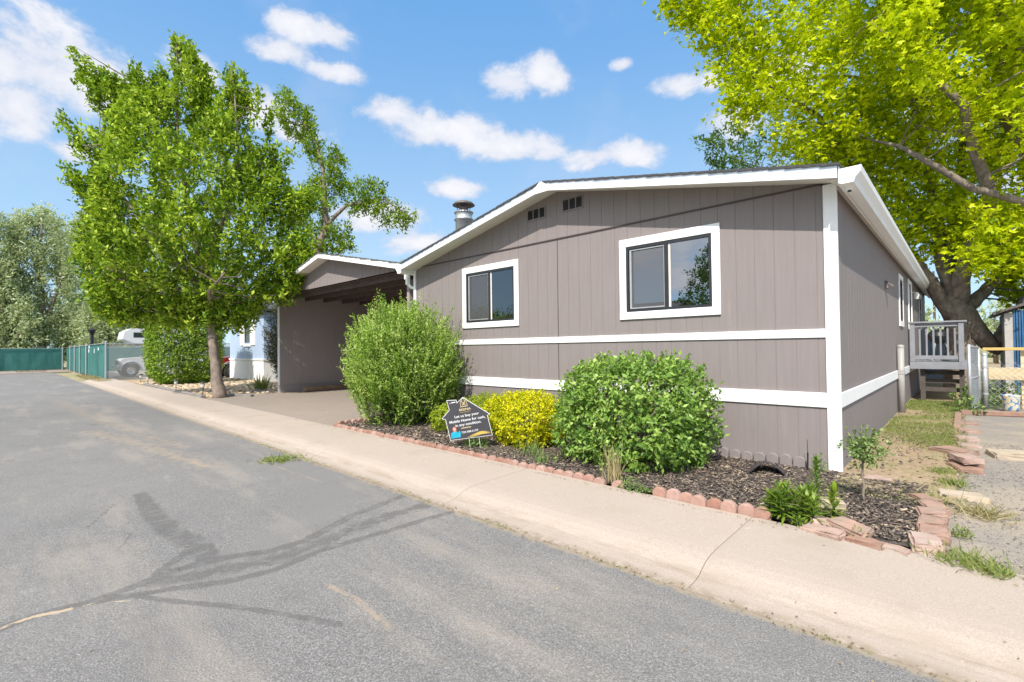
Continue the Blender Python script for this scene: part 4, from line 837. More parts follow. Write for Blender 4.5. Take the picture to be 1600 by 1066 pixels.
limbs=[([H(0,.05),H(-.12,.8),H(-.2,1.6),H(-.27,2.5),H(-.45,3.6)],[.21,.145,.13,.125,.11]),([H(-.14,1.5),H(-.32,2.3),H(-.75,3.2,.2),H(-1.4,4.4,.4),H(-2.2,5.8,.5)],[.08,.085,.08,.055,.03]),
([H(-.45,3.6),H(-.9,5.6),H(-1.3,7.8),H(-1.3,10.4)],[.12,.09,.05,.015]),([H(-.45,3.6),H(.2,5.2,-.3),H(.8,7.2,-.4),H(.6,9.4,-.3)],[.11,.07,.045,.012]),([H(-.4,3.2),H(-1.2,4.6,-.8),H(-2.4,6.2,-1.),H(-3.1,7.6,-.6)],[.09,.07,.045,.012]),
([H(-.35,3.0),H(.6,3.9,.4),H(1.6,4.9,.5),H(2.4,6.0,.2)],[.08,.06,.035,.012]),([H(-.4,3.0),H(-1.4,3.6,-.6),H(-2.7,3.9,-.8),H(-3.9,4.6,-.3)],[.07,.05,.03,.01]),([H(-.6,4.2),H(-.3,6.0,1.0),H(-.8,8.0,1.2),H(-2.0,9.8,.4)],[.08,.06,.035,.01]),([H(-.3,2.8),H(.4,3.2,-1.2),H(1.2,3.6,-1.8)],[.06,.04,.015])]
tree('ash_tree','bright green ash tree with pale forked trunk left of the carport',AB,limbs,Q,cl,M['L_ash'],M['barkA'],260)
# sparse tree behind the carport
TB=(-20.3,5.6)
T2=[(-3.51,14.4),(-3.05,13.93),(-2.29,13.31),(-1.84,12.22),(-1.76,11.15),(-1.07,11.45),(-0.47,10.67),(-0.79,9.59),(0.29,9.89),(1.68,9.41),(1.98,8.64),(3.05,8.01),(2.58,7.4),(1.35,7.72),(0.59,8.35),(-0.03,8.2),(-0.35,7.59),(-0.21,6.51),(-1.13,6.2),(-1.75,5.6),(-2.99,5.6),(-3.58,7.93),(-3.26,9.16),(-2.33,9.77),(-1.7,10.37),(-2.16,10.69),(-2.61,11.62),(-3.07,11.78),(-3.83,12.86),(-3.98,13.79)]
Q=crown(T2,TB,560,1.3,21,-.75,1.6,.9); H=lambda h,z,d=0:hz(TB,h,z,d)
cl=clusters(Q,(TB[0],TB[1],6.5),24,.65,.2,.075,22,up=.3,wild=.45,jit=.07,back=.85)
limbs=[([H(-2.2,.05),H(-2.1,3),H(-2.0,5.8),H(-1.5,7.6),H(-1.56,9.1),H(-1.61,10.3),H(-2.0,11.7),H(-3.2,13.5)],[.30,.24,.19,.16,.11,.09,.05,.015]),([H(-1.6,7.4),H(-.5,8.5),H(1.36,8.8),H(2.6,7.9)],[.11,.08,.05,.015]),([H(-1.56,8.8),H(-1.2,10.2),H(-.9,11.0)],[.06,.04,.012]),([H(-1.8,6.6),H(-2.7,7.8),H(-3.2,8.8)],[.08,.05,.015])]
tree('elm_tree','sparse green tree with pale bare limbs rising behind the carport roof',TB,limbs,Q,cl,M['L_tree2'],M['barkA'],90)
# maple beyond the porch
MBs=(.9,13.0); H=lambda h,z,d=0:hz(MBs,h,z,d)
MP=[(-8.57,11.72),(-8.02,10.97),(-7.64,11.06),(-7.56,10.21),(-6.9,10.3),(-7.01,9.55),(-6.45,9.08),(-6.93,8.43),(-6.18,8.05),(-5.91,7.58),(-5.72,7.11),(-4.98,6.5),(-3.11,6.1),(-2.38,5.2),(-1.83,4.3),(-1.3,3.9),(-0.6,4.2),(0.1,4.3),(.7,3.7),(1.2,3.3),(1.6,2.7),(2.0,2.5),(2.64,2.72),(4.2,3.2),(6.2,5.0),(6.6,8),(6,11.49),(4.01,13.6),(1.2,14.9),(-2,15.2),(-5.46,14.6),(-7.5,13.4)]
Q=crown(MP,MBs,3900,3.6,31,-.85,1.5,.75,1.0)
r_=np.random.RandomState(39); exq=np.array([hz(MBs,r_.uniform(-1.5,1.9),r_.uniform(3.3,5.2),r_.uniform(-2.4,-1.0)) for _ in range(190)]); exq=exq[Field(44,1.5)(exq)>.1]; Q=np.concatenate([Q,exq])
cl=clusters(Q,(MBs[0],MBs[1],5.0),21,.70,.135,.062,32,up=.05,outw=.8,wild=.4,droop=.12,jit=.13,flat=1.0)
limbs=[([H(0,.05),H(.0,.8),H(-.03,1.6),H(-.07,2.5),H(-.05,3.1)],[.46,.36,.32,.34,.26]),([H(-.15,2.3),H(-.7,3.3,.1),H(-1.35,4.4,.3),H(-2.3,6.0,.4),H(-3.8,8.4,.3),H(-5.9,9.4)],[.21,.17,.14,.11,.07,.02]),
([H(-.05,2.6),H(-.44,3.7),H(-.6,5.2),H(-.9,7.4),H(-1.6,10.5),H(-2.4,13)],[.21,.17,.14,.10,.07,.02]),([H(.05,2.6),H(.25,3.9,.4),H(.7,5.4,.8),H(1.1,8,.9),H(1.5,11.5,.6)],[.20,.16,.13,.09,.03]),([H(.1,2.4),H(.75,3.0),H(1.3,3.5),H(2.3,4.3),H(4.2,6.6)],[.21,.16,.13,.10,.03]),
([H(-.05,2.7),H(-.3,3.8,-.6),H(-.8,5.2,-1.8),H(-2.2,7.2,-2.6),H(-4.2,9.4,-2.4)],[.24,.19,.14,.09,.02]),([H(-.5,4.8),H(-1.6,7.0,1),H(-3.6,10.2,1.5),H(-6,11.6,1)],[.12,.09,.06,.015]),([H(.1,2.5),H(.4,1.75,-.2),H(.75,1.35,-.25),H(1.05,1.95,-.3)],[.26,.24,.2,.16])]
tree('maple_tree','large old maple with dark spreading limbs behind the porch deck',MBs,limbs,Q,cl,M['L_maple'],M['barkM'],240,lobes=3,tw=.03,maxd=3)
# second maple leaning in from beyond the gravel drive
M2=(6.22,13.81); K2=1.45
def U(x,y,z): return (1+(x-1)*K2,-6.2+(y+6.2)*K2,max(.05,1.5+(z-1.5)*K2) if z>.5 else .05)
limbs=[([U(4.6,7.6,.05),U(4.4,7.5,1.4),U(3.8,7.3,3.0),U(2.7,6.9,4.4)],[.42,.33,.29,.25]),([U(2.7,6.9,4.4),U(2.0,6.7,5.0),U(1.72,6.6,5.7),U(1.6,6.5,6.7),U(1.55,6.4,8.6),U(1.2,6.3,10.2)],[.25,.2,.17,.14,.10,.03]),([U(1.65,6.6,6.2),U(2.0,6.5,7.4),U(2.3,6.4,8.8)],[.10,.08,.03]),
([U(3.3,7.1,3.7),U(2.3,6.2,3.75),U(1.75,5.5,3.85),U(1.15,5.2,4.15),U(.55,5.0,4.75),U(.2,5.0,5.1),U(-.4,5.1,5.5)],[.10,.075,.065,.058,.05,.035,.012]),([U(2.7,6.9,4.4),U(2.0,7.6,4.3),U(1.2,8.2,4.4)],[.07,.045,.015]),([U(1.7,6.6,5.6),U(.6,6.4,6.6),U(-.8,6.5,7.4),U(-2.2,6.8,8.0)],[.09,.06,.035,.012]),([U(1.6,6.5,7.2),U(.4,6.2,8.4),U(-1.2,6.0,9.2)],[.07,.05,.012]),([U(3.6,7.2,3.4),U(4.6,7.4,5.5),U(5.2,7.5,8.0)],[.16,.1,.03])]
limbs=[(p_,[q_*K2 for q_ in r_]) for p_,r_ in limbs]
MQ=[(-6.4,9.4),(-6.0,8.6),(-6.3,7.9),(-5.8,7.3),(-6.1,6.6),(-5.7,5.8),(-5.4,5.0),(-4.8,4.6),(-4.2,4.3),(-3.0,4.4),(-2.0,4.4),(-.6,4.4),(1.5,4.4),(3,5),(3.2,8),(2,10.6),(-1,11.4),(-4,10.8),(-5.6,9.9)]
MQ=[(a_*K2,1.5+(b_-1.5)*K2) for a_,b_ in MQ]
Q=crown(MQ,M2,2500,2.4,41,-.7,1.2,.8)
qh=(Q-np.array([M2[0],M2[1],0]))@AX; qd=(Q-np.array([M2[0],M2[1],0]))@DP
lim=[((p_[0]-M2[0])*AX[0]+(p_[1]-M2[1])*AX[1],p_[2]) for p_ in (U(2.3,6.2,3.75),U(1.75,5.5,3.85),U(1.15,5.2,4.15),U(.55,5.0,4.75),U(.2,5.0,5.1),U(-.2,5.1,5.4))]
dl=np.full(len(Q),9.)
for (a_,b_),(c_,e_) in zip(lim[:-1],lim[1:]):
    tt_=np.clip(((qh-a_)*(c_-a_)+(Q[:,2]-b_)*(e_-b_))/((c_-a_)**2+(e_-b_)**2),0,1); dl=np.minimum(dl,np.hypot(qh-a_-tt_*(c_-a_),Q[:,2]-b_-tt_*(e_-b_)))
Q=Q[~((dl<.55)&(qd<1.5))]
cl=clusters(Q,(2.8,12.8,6.5),22,.75,.135,.062,42,up=.0,outw=.8,wild=.4,droop=.15,jit=.12,flat=1.0)
tree('maple_tree','yellow-green maple leaning in over the gravel drive with one long bare limb',M2,limbs,Q,cl,M['L_maple'],M['barkM'],150,lobes=3,tw=.018)
GB=(-2,21); GP=[(-7.9,10.84),(-7.46,11.13),(-6.44,11.55),(-4.99,11.39),(-2.97,10.6),(-1,9.8),(.5,8),(1,5),(-2,4),(-5,5),(-6.5,8.5),(-7.33,9.96),(-6.9,9.52)]
H=lambda h,z,d=0:hz(GB,h,z,d); Q=crown(GP,GB,420,2.2,51,-.7,.8); cl=clusters(Q,(GB[0],GB[1],5),20,.8,.24,.09,52,up=.3)
tree('shade_tree','darker green tree showing past the roof behind the maple',GB,[([H(-2,.05),H(-2.2,4),H(-3,7),H(-5,9.6)],[.3,.22,.14,.03]),([H(-2.2,4),H(-1,7),H(0,8)],[.15,.1,.03])],Q,cl,M['L_green'],M['barkM'],50)
# trees beyond the fence
FT=[((-66,-8.2),[(-3.6,1),(-4.6,4),(-5,8),(-4.3,12),(-2.8,15),(-.2,15.9),(1.6,15.2),(3.0,13.6),(3.9,10),(4.2,6),(3.6,1)],'tall olive-green tree at the street end by the frame edge'),
((-65,-3.4),[(-3.4,.8),(-4,5),(-3.6,9.5),(-2.7,14.2),(-1.1,16.2),(.5,15.6),(1.7,14.4),(2.5,10.7),(3.2,6.5),(3,1)],'tallest grey-green tree rising behind the far fence corner'),
((-70,2.2),[(-6,1),(-5.6,9),(-4.5,15.4),(-2.8,17.4),(-.1,16.9),(2.2,15.4),(3.2,10.4),(3.2,1)],'broad grey-green tree behind the black lamp post'),
((-62,6.5),[(-7,1),(-6.6,8.7),(-4.8,14),(-1.4,15.4),(.8,12.3),(2.5,8),(2.5,1)],'grey-green tree above the white camper behind the ash'),
((-61.5,.6),[(-2.4,.5),(-2.6,3),(-1.6,5.6),(0,6.6),(1.4,5.7),(2.6,3.4),(2.4,.5)],'low rounded grey shrub tree behind the fence corner'),
((-63.5,-5.9),[(-2.6,.5),(-2.9,3.4),(-1.8,6.6),(0,7.8),(1.8,6.4),(2.9,3.6),(2.6,.5)],'low pale shrub tree in front of the taller olive trees')]
for i,(bs,pl,lb) in enumerate(FT):
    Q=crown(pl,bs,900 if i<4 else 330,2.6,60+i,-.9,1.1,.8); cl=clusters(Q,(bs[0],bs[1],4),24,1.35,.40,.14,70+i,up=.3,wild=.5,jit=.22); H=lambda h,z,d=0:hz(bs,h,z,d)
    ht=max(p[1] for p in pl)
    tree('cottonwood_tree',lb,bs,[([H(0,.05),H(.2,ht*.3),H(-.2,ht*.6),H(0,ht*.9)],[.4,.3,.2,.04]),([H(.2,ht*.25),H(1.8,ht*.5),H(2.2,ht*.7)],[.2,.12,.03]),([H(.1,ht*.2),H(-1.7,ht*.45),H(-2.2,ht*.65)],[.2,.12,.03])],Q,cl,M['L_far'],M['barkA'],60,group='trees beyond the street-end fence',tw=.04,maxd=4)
# distant tree line to the right and behind, low
for i,(x,y,h,lb) in enumerate([(-1.5,36,4.2,'low distant tree past the rear corner of the mobile home'),(2.6,42,4.6,'low distant tree seen under the maple beside the shed'),(6.5,38,5.2,'distant tree hidden partly by the blue shed'),(-9,40,5.5,'distant tree behind the mobile home roof')]):
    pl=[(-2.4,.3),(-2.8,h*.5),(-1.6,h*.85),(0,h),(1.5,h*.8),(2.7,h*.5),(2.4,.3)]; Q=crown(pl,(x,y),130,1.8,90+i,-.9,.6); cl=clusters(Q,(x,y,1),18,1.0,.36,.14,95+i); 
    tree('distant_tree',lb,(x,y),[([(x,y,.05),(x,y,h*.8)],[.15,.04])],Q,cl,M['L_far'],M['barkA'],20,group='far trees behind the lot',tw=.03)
# across the street (seen only in the window glass)
XB=(-8.0,-18.0); pl=[(-1.2,1.9),(-2.0,3.0),(-1.9,4.4),(-1.2,5.6),(0,6.7),(1.0,6.0),(1.9,4.6),(1.7,3.1),(1.0,2.0)]
Q=crown(pl,XB,420,1.8,101,-.5,1.2); cl=clusters(Q,(XB[0],XB[1],2.5),20,.5,.17,.07,102); tree('street_tree','green tree across the street mirrored in the large window',XB,[([(XB[0],XB[1],.05),(XB[0],XB[1],3),(XB[0],XB[1],5.5)],[.14,.1,.03])],Q,cl,M['L_green'],M['barkA'],60)
ac=thing('opposite_home','low tan mobile home across the street with dark gabled roof','mobile home',(-17,-20,0))
b=MB(); b.box(-6.5,6.5,-4,4,.0,2.7); b.build('wall',M['greywall'],ac); b=MB(); b.prism([(-4.4,2.7),(4.4,2.7),(4.4,2.82),(0,4.1),(-4.4,2.82)],'x',-6.9,6.9); b.build('roof',M['shingle'],ac)
for x in (-4.5,-1,3.5):
    b=MB(); b.box(x-.7,x+.7,4.001,4.03,1.3,2.3); wo=b.build('window',M['white'],ac); b=MB(); b.box(x-.6,x+.6,4.031,4.036,1.4,2.2); b.build('pane',M['carglass'],wo)
b=MB(); b.box(.6,1.5,4.001,4.04,.2,2.3); b.build('door',M['white'],ac)

# ------------------------------------------------------------------ shrubs
def shell(center,rad,n,seed,power=2.6,inner=.72,zmin=None,lump=.06,lf=3.0):
    r=np.random.RandomState(seed); d=unit(r.randn(n,3)); rad=np.array(rad); q=np.abs(d)**power
    s=(q.sum(1))**(-1/power); f=Field(seed+5,lf); s=s*(1+lump*f(d*1.0)); depth=1-(1-inner)*r.rand(n)**1.6
    P=d*(s*depth)[:,None]*rad+np.array(center); 
    nrm=unit(np.sign(d)*np.abs(d)**(power-1)/rad); 
    if zmin is not None: k=P[:,2]>zmin; P,nrm=P[k],nrm[k]
    return P,nrm
def shrub(name,label,base,center,rad,n,L,W_,mat,seed,power=2.6,inner=.7,clump=5,stems=14,lump=.05,lf=3.,cat='shrub',group=None,shoots=0,up=.35,bark='twig',lay=.55):
    sh=thing(name,label,cat,(base[0],base[1],.12),0,group); org=np.array([base[0],base[1],.12]); r=np.random.RandomState(seed)
    P,N=shell(center,rad,n,seed,power,inner,.16,lump,lf); m=clump; k=len(P)
    v=unit(N*.8+np.array([0,0,up])+r.randn(k,3)*.35)
    PP=(P[:,None]+v[:,None]*r.uniform(-.5,1,(k,m,1))*L*1.6+r.randn(k,m,3)*L*.25).reshape(-1,3)
    A=(v[:,None]*lay+r.randn(k,m,3)*.6).reshape(-1,3); A[:,2]-=.1; NN=(N[:,None]*.9+np.array([0,0,.45])+r.randn(k,m,3)*.42).reshape(-1,3)
    Ls=L*r.uniform(.6,1.25,k*m); Ws=W_*r.uniform(.7,1.2,k*m); rr=np.clip(np.repeat(r.rand(k),m)*.5+r.rand(k*m)*.5,0,1)
    if shoots:
        cs=np.array(center); 
        for i in range(shoots):
            j=r.randint(k); p0=P[j]; 
            if p0[2]<cs[2]-rad[2]*.3: continue
            d=unit((N[j]*.55+np.array([0,0,.8])+r.randn(3)*.2)[None])[0]; ln=r.uniform(.12,.38)*(rad[2]); q=24; tt=np.linspace(0,1,q)[:,None]
            pp=p0+d*tt*ln+np.array([0,0,-.1])*tt**2*ln; aa=d*.7+r.randn(q,3)*.5; PP=np.concatenate([PP,pp]); A=np.concatenate([A,aa]); NN=np.concatenate([NN,r.randn(q,3)*.6+np.array([0,0,.7])]); Ls=np.concatenate([Ls,L*r.uniform(.6,1.1,q)]); Ws=np.concatenate([Ws,W_*r.uniform(.6,1,q)]); rr=np.concatenate([rr,np.clip(.55+.45*r.rand(q),0,1)])
    leaf_mesh('foliage',PP-org,A,NN,Ls,Ws,mat,sh,rr=rr)
    b=MB()
    for i in range(stems):
        j=r.randint(k); e=P[j]-org; s=np.array([r.uniform(-.12,.12),r.uniform(-.12,.12),0]); mid=s*.6+e*np.array([.4,.4,.55]); b.tube([s,mid,e*.97],[.016,.011,.004],5,cap=False)
    b.build('stems',M[bark],sh,True); return sh
# willowy round shrub near the carport: arching shoots with small leaves
def willowy():
    bx,by=-6.75,-.95; sh=thing('willowy_shrub','tall round willowy green shrub in front of the carport opening','shrub',(bx,by,.12)); r=np.random.RandomState(77); org=np.array([bx,by,.12])
    n=2300; PP=[];AA=[];NN=[];RR=[];b=MB()
    d=r.randn(n*3,3); d[:,2]=np.abs(d[:,2])*1.15-.62; d=unit(d)[:n]
    for i in range(n):
        dd=d[i]; sc=r.uniform(.80,1.06) if r.rand()<.8 else r.uniform(.5,.9)
        rr_=np.array([1.02,1.02,1.20]); c=np.array([0,0,1.08]); qq=(np.abs(dd)**2.3).sum()**(-1/2.3); tip=c+dd*rr_*qq*sc
        if tip[2]<.1: tip[2]=.1+r.rand()*.15
        if r.rand()<.13 and dd[2]>-.1: tip=tip+unit((dd*np.array([1,1,.4])+np.array([0,0,.55]))[None])[0]*r.uniform(.08,.32)
        root=np.array([r.uniform(-.18,.18),r.uniform(-.18,.18),0.]); g=dd*np.array([1,1,.35])
        mid=tip-unit((dd*.6+np.array([0,0,.8])+r.randn(3)*.2)[None])[0]*r.uniform(.45,.7)
        k=30; tt=np.linspace(0,1,k)[:,None]; p=mid*(1-tt)**2+2*(mid*.45+tip*.55+np.array([0,0,.03]))*tt*(1-tt)+tip*tt*tt
        ax=unit(np.gradient(p,axis=0)); side=r.randn(k,3); PP.append(p+r.randn(k,3)*.012); AA.append(ax*.8+unit(side)*.75); NN.append(np.array([0,0,.7])+dd*.5+r.randn(k,3)*.45); base=r.rand()*.5; RR.append(np.clip(base+.25*r.rand(k)+.3*tt[:,0],0,1))
        if i%9==0: b.tube([root,mid*.6+np.array([0,0,.1]),mid,tip],[.014,.01,.006,.002],4,cap=False)
    P=np.concatenate(PP); k=len(P); leaf_mesh('foliage',P,np.concatenate(AA),np.concatenate(NN),.060*r.uniform(.6,1.25,k),.021*r.uniform(.7,1.2,k),M['L_big'],sh,rr=np.concatenate(RR)); b.build('stems',M['twig'],sh,True)
willowy()
shrub('spindle_shrub','large clipped dark green shrub in the mulch under the wide window',(-1.98,-.98),(-1.95,-.95,.71),(.845,.68,.60),2300,.066,.034,M['L_euon'],81,3.5,.70,8,22,.04,3.4,shoots=20)
shrub('golden_shrub','bright yellow shrub beside the house-shaped sign',(-3.58,-1.0),(-3.58,-1.0,.48),(.60,.52,.40),2500,.036,.022,M['L_yellow'],82,2.2,.6,8,18,.07,3.2,shoots=22,lay=.35)
shrub('lime_shrub','lime-green shrub partly hidden behind the house-shaped sign',(-4.75,-.72),(-4.75,-.72,.43),(.50,.40,.31),1100,.034,.02,M['L_yg'],83,2.2,.62,8,12,.07,3.2,shoots=24)
shrub('lime_shrub','small lime-green shrub at the sign edge next to the willowy shrub',(-5.35,-1.0),(-5.35,-1.0,.33),(.32,.30,.24),600,.034,.02,M['L_yg'],84,2.1,.6,8,8,.07,3.)
shrub('boxy_hedge','big square clipped hedge between the ash and the camper',(-24.3,-.55),(-24.3,-.55,1.87),(1.25,1.28,1.72),5200,.10,.052,M['L_hedge'],86,4.2,.82,7,26,.025,3.,cat='hedge')
shrub('juniper_shrub','dark brownish shrub leaning at the carport corner by the blue home',(-20.9,2.6),(-20.9,2.6,1.75),(.85,.85,1.65),2300,.11,.032,M['L_dark'],87,1.9,.5,6,24,.12,2.6,shoots=60,lay=.9)

# small plants -----------------------------------------------------
def tuft(name,label,loc,n,h,spread,w,mat,seed,cat='plant',group=None,lean=.5,kind=None):
    r=np.random.RandomState(seed); P=np.stack([r.randn(n)*spread*.4,r.randn(n)*spread*.4,np.zeros(n)],1); A=np.stack([r.randn(n)*lean,r.randn(n)*lean,np.ones(n)],1); N=np.stack([r.randn(n),r.randn(n),np.full(n,.5)],1)
    L=h*r.uniform(.5,1.15,n); o=leaf_mesh(name,P,A,N,L,w*r.uniform(.7,1.3,n),mat,None,mid=.3); o.location=loc; tag(o,label,cat,group,kind); return o
def bushlet(name,label,loc,n,rad,L,W_,mat,seed,cat='plant',group=None):
    r=np.random.RandomState(seed); d=unit(r.randn(n,3)*np.array([1,1,.8])); d[:,2]=np.abs(d[:,2]); s=r.rand(n,1)**.5; P=d*s*np.array(rad); 
    o=leaf_mesh(name,P,d*.7+r.randn(n,3)*.5,np.array([0,0,.8])+r.randn(n,3)*.4,L*r.uniform(.6,1.2,n),W_*r.uniform(.7,1.2,n),mat,None); o.location=loc; tag(o,label,cat,group); return o
def lily(label,loc,h,n,L,seed,gold=0,stalks=1,spread=.0,bud=False):
    t_=thing('lily_plant',label,'plant',loc); r=np.random.RandomState(seed); PP=[];AA=[];NN=[];RR=[]; b=MB()
    for s in range(stalks):
        ox,oy=r.randn(2)*spread; hh=h*r.uniform(.75,1.05); lean=r.randn(2)*.05; z=np.linspace(.12*hh,hh,n); a=np.arange(n)*2.4; 
        P=np.stack([ox+lean[0]*z,oy+lean[1]*z,z],1); el=np.linspace(-.1,1.0,n)+r.randn(n)*.15; A=np.stack([np.cos(a)*np.cos(el),np.sin(a)*np.cos(el),np.sin(el)],1)
        # two-segment arching leaf: a rising half and a drooping tip
        l=L*r.uniform(.8,1.15,n)*np.linspace(1.05,.6,n); PP.append(P);AA.append(A);NN.append(np.stack([-np.cos(a)*.3,-np.sin(a)*.3,np.ones(n)],1)); RR.append((l,.024*r.uniform(.8,1.2,n)))
        b.tube([(ox,oy,0),(ox+lean[0]*hh,oy+lean[1]*hh,hh)],[.007,.005],5)
    P=np.concatenate(PP);A=np.concatenate(AA);N=np.concatenate(NN);l=np.concatenate([q[0] for q in RR]);w_=np.concatenate([q[1] for q in RR])
    leaf_mesh('leaves',P,A,N,l,w_,M['L_lily'],t_,rr=np.clip(.25+.6*r.rand(len(P))+gold,0,1)); b.build('stem',M['L_lily'],t_,True)
    if bud: k=MB(); k.lathe([(.008,h),(.022,h+.03),(.018,h+.07),(0,h+.095)],0,0,8); k.build('bud',M['L_yg'],t_,True)
lily('low spiky lily clump nearest the scalloped edging',(-.16,-1.90,.125),.17,26,.12,201,stalks=4,spread=.05)
lily('largest dense lily clump in the mulch by the kerb walk',(-.01,-1.88,.125),.25,34,.15,202,stalks=6,spread=.075)
lily('lily clump spilling over the pink blocks',(.10,-1.90,.125),.20,28,.13,203,stalks=3,spread=.05,gold=.1)
lily('tall dark single lily stalk with whorled leaves',(.075,-1.48,.125),.42,60,.11,204,stalks=1,spread=0,gold=-.2)
lily('yellowish lily with a golden bud by the white rock',(.235,-1.72,.125),.22,30,.11,205,stalks=2,spread=.03,gold=.3,bud=True)
tuft('grass_tuft','tall pale seed-headed weed in front of the clipped shrub',(-1.62,-1.93,.12),60,.42,.12,.012,M['L_dry'],301,lean=.22)
bushlet('leafy_weed','low green weed at the gap in the scalloped edging',(-1.40,-1.99,.12),160,(.12,.09,.12),.035,.014,M['L_plant'],302)
bushlet('leafy_weed','small weed beside the gap nearest the standing edging bricks',(-1.22,-2.02,.12),80,(.09,.06,.07),.03,.012,M['L_plant'],303)
bushlet('leafy_weed','green weed growing under the house-shaped sign',(-4.02,-1.62,.12),260,(.17,.15,.2),.07,.022,M['L_plant'],304)
tuft('grass_tuft','thin grey-green weed stalks in front of the golden shrub',(-3.1,-1.52,.12),50,.26,.2,.01,M['L_plant'],305,lean=.4)
tuft('grass_tuft','pale weed between the golden shrub and the edging',(-2.72,-1.72,.12),60,.17,.16,.01,M['L_plant'],306,lean=.5)
bushlet('leafy_weed','small sprig standing against the white corner board',(-.16,-.12,.13),60,(.06,.06,.24),.04,.016,M['L_plant'],307)
bushlet('leafy_weed','small yellow-green sprig between the front pink blocks',(.42,-1.96,.125),40,(.06,.05,.06),.03,.014,M['L_lily'],308)
bushlet('leafy_weed','tiny weed by the lily clump at the walk edge',(.05,-2.01,.12),40,(.05,.04,.07),.04,.012,M['L_lily'],309)
tuft('grass_tuft','bright grass tuft spilling onto the walk by the gravel',(.98,-2.03,.118),260,.11,.20,.008,M['L_grass'],310,lean=.9)
tuft('grass_tuft','smaller grass tuft at the corner of the gravel and walk',(1.12,-2.10,.115),140,.08,.12,.008,M['L_grass'],311,lean=.9)
bushlet('leafy_weed','round green weed right of the pink block wall',(.96,-1.50,.12),120,(.06,.06,.08),.03,.014,M['L_grass'],312)
tuft('grass_tuft','grass tuft between the block wall and flat stones',(.90,.13,.13),160,.10,.14,.007,M['L_grass'],313,lean=.7)
tuft('grass_tuft','grass tuft beside the stacked path blocks',(.80,.62,.13),180,.09,.18,.007,M['L_grass'],314,lean=.8)
tuft('grass_tuft','long flattened dry grass over the gravel edge',(1.08,-.80,.12),240,.16,.24,.007,M['L_dry'],315,lean=1.6)
tuft('grass_tuft','leafy clump of blades in the rock bed by the ash trunk',(-17.3,.2,.1),90,.65,.28,.045,M['L_grass'],316,lean=.45)
tuft('grass_tuft','grass growing out of the gutter between the two roofs',(-7.98,-.05,3.30),70,.25,.1,.015,M['L_grass'],317,lean=.4)
tuft('grass_tuft','dry clippings pile of pale grass on the road by the walk',(-5.9,-3.55,.002),320,.10,.32,.012,M['L_grass'],318,lean=2.4)
for i,(x,y,h,lb) in enumerate([(1.0,8.0,.45,'leafy green plant at the foot of the gate post'),(1.15,9.2,.7,'tall leafy plant between the deck and the gate'),(1.55,8.9,.55,'leafy plant growing behind the wooden trestle'),(1.95,9.6,.8,'bushy pale plant in front of the blue shed'),(1.38,8.35,.35,'low leafy plant beside the flowered pot'),(1.05,6.75,.3,'small weeds under the open gate')]):
    bushlet('leafy_plant',lb,(x,y,.13),int(240*h+80),(.26,.26,h),.10,.05,M['L_plant'],330+i)
# clipped sapling
sp_=thing('standard_sapling','small sapling with round crown on a thin pale stem','sapling',(.34,-1.06,.125)); b=MB(); b.tube(wob((0,0,0),(.0,.0,.4),5,.03,3),[.011,.01,.009,.009,.008,.006],7)
for i in range(14): a=i*2.4; b.tube([(0,0,.34+.01*(i%3)),(.05*math.cos(a),.05*math.sin(a),.42),(.10*math.cos(a),.10*math.sin(a),.44+.02*(i%5))],[.004,.003,.002],4,cap=False)
b.build('stem',M['barkA'],sp_,True)
r=np.random.RandomState(400); P,N=shell((0,0,.46),(.14,.13,.115),150,400,1.9,.25,.3,.28); m=5; P=(P[:,None]+r.randn(len(P),m,3)*.014).reshape(-1,3); N=np.repeat(N,m,0)
for i in range(11):
    a=r.rand()*6.28; q=np.array([.07*math.cos(a),.07*math.sin(a),.50]); k=16; P=np.concatenate([P,q+np.linspace(0,1,k)[:,None]*np.array([.05*math.cos(a),.05*math.sin(a),.15])]); N=np.concatenate([N,np.tile(unit(np.array([[math.cos(a),math.sin(a),1]])),(k,1))])
leaf_mesh('crown',P,N*.6+r.randn(len(P),3)*.5,N*.5+np.array([0,0,.7])+r.randn(len(P),3)*.4,.036*r.uniform(.6,1.2,len(P)),.018,M['L_plant'],sp_)

# ------------------------------------------------------------------ bricks and stones
def scallop(w_=.128,t_=.058,h=.20,arc=.055):
    n=10; pts=[(-w_/2,0),(w_/2,0)]+[(w_/2*math.cos(a),h-arc+arc*math.sin(a)) for a in np.linspace(0,math.pi,n)]
    bm=bmesh.new(); vs0=[bm.verts.new((p[0],-t_/2,p[1])) for p in pts]; f=bm.faces.new(vs0); e=bmesh.ops.extrude_face_region(bm,geom=[f]); 
    for v in e['geom']:
        if isinstance(v,bmesh.types.BMVert): v.co.y+=t_
    bmesh.ops.recalc_face_normals(bm,faces=bm.faces); bmesh.ops.bevel(bm,geom=[e_ for e_ in bm.edges if len(e_.link_faces)==2 and e_.calc_face_angle(0)>1.2],offset=.006,segments=1,affect='EDGES')
    me=bpy.data.meshes.new('edging_brick'); bm.to_mesh(me); bm.free(); return me
vary(M['brickpink']); vary(M['brickpale'])
sm=scallop(); sm.materials.append(M['brickpink'])
def brick(x,y,z,rz,label,group,me=sm,rx=0,ry=0,name='edging_brick',cat='edging brick'):
    o=bpy.data.objects.new(name,me); C.objects.link(o); o.location=(x,y,z); o.rotation_euler=(rx,ry,rz); tag(o,label,cat,group); return o
EG='scalloped edging along the walk'
k=0
x=-7.40
while x<-1.72:
    near=x>-4.0
    brick(x,-1.985+rnd.uniform(-.008,.008)-.0*(x),-.030+rnd.uniform(-.006,.008),R(rnd.uniform(-3,3)),'scalloped pink edging brick in the long run left of the weeds',EG,rx=R(rnd.uniform(-5,5)),ry=R(rnd.uniform(-2,2))); x+=.1315
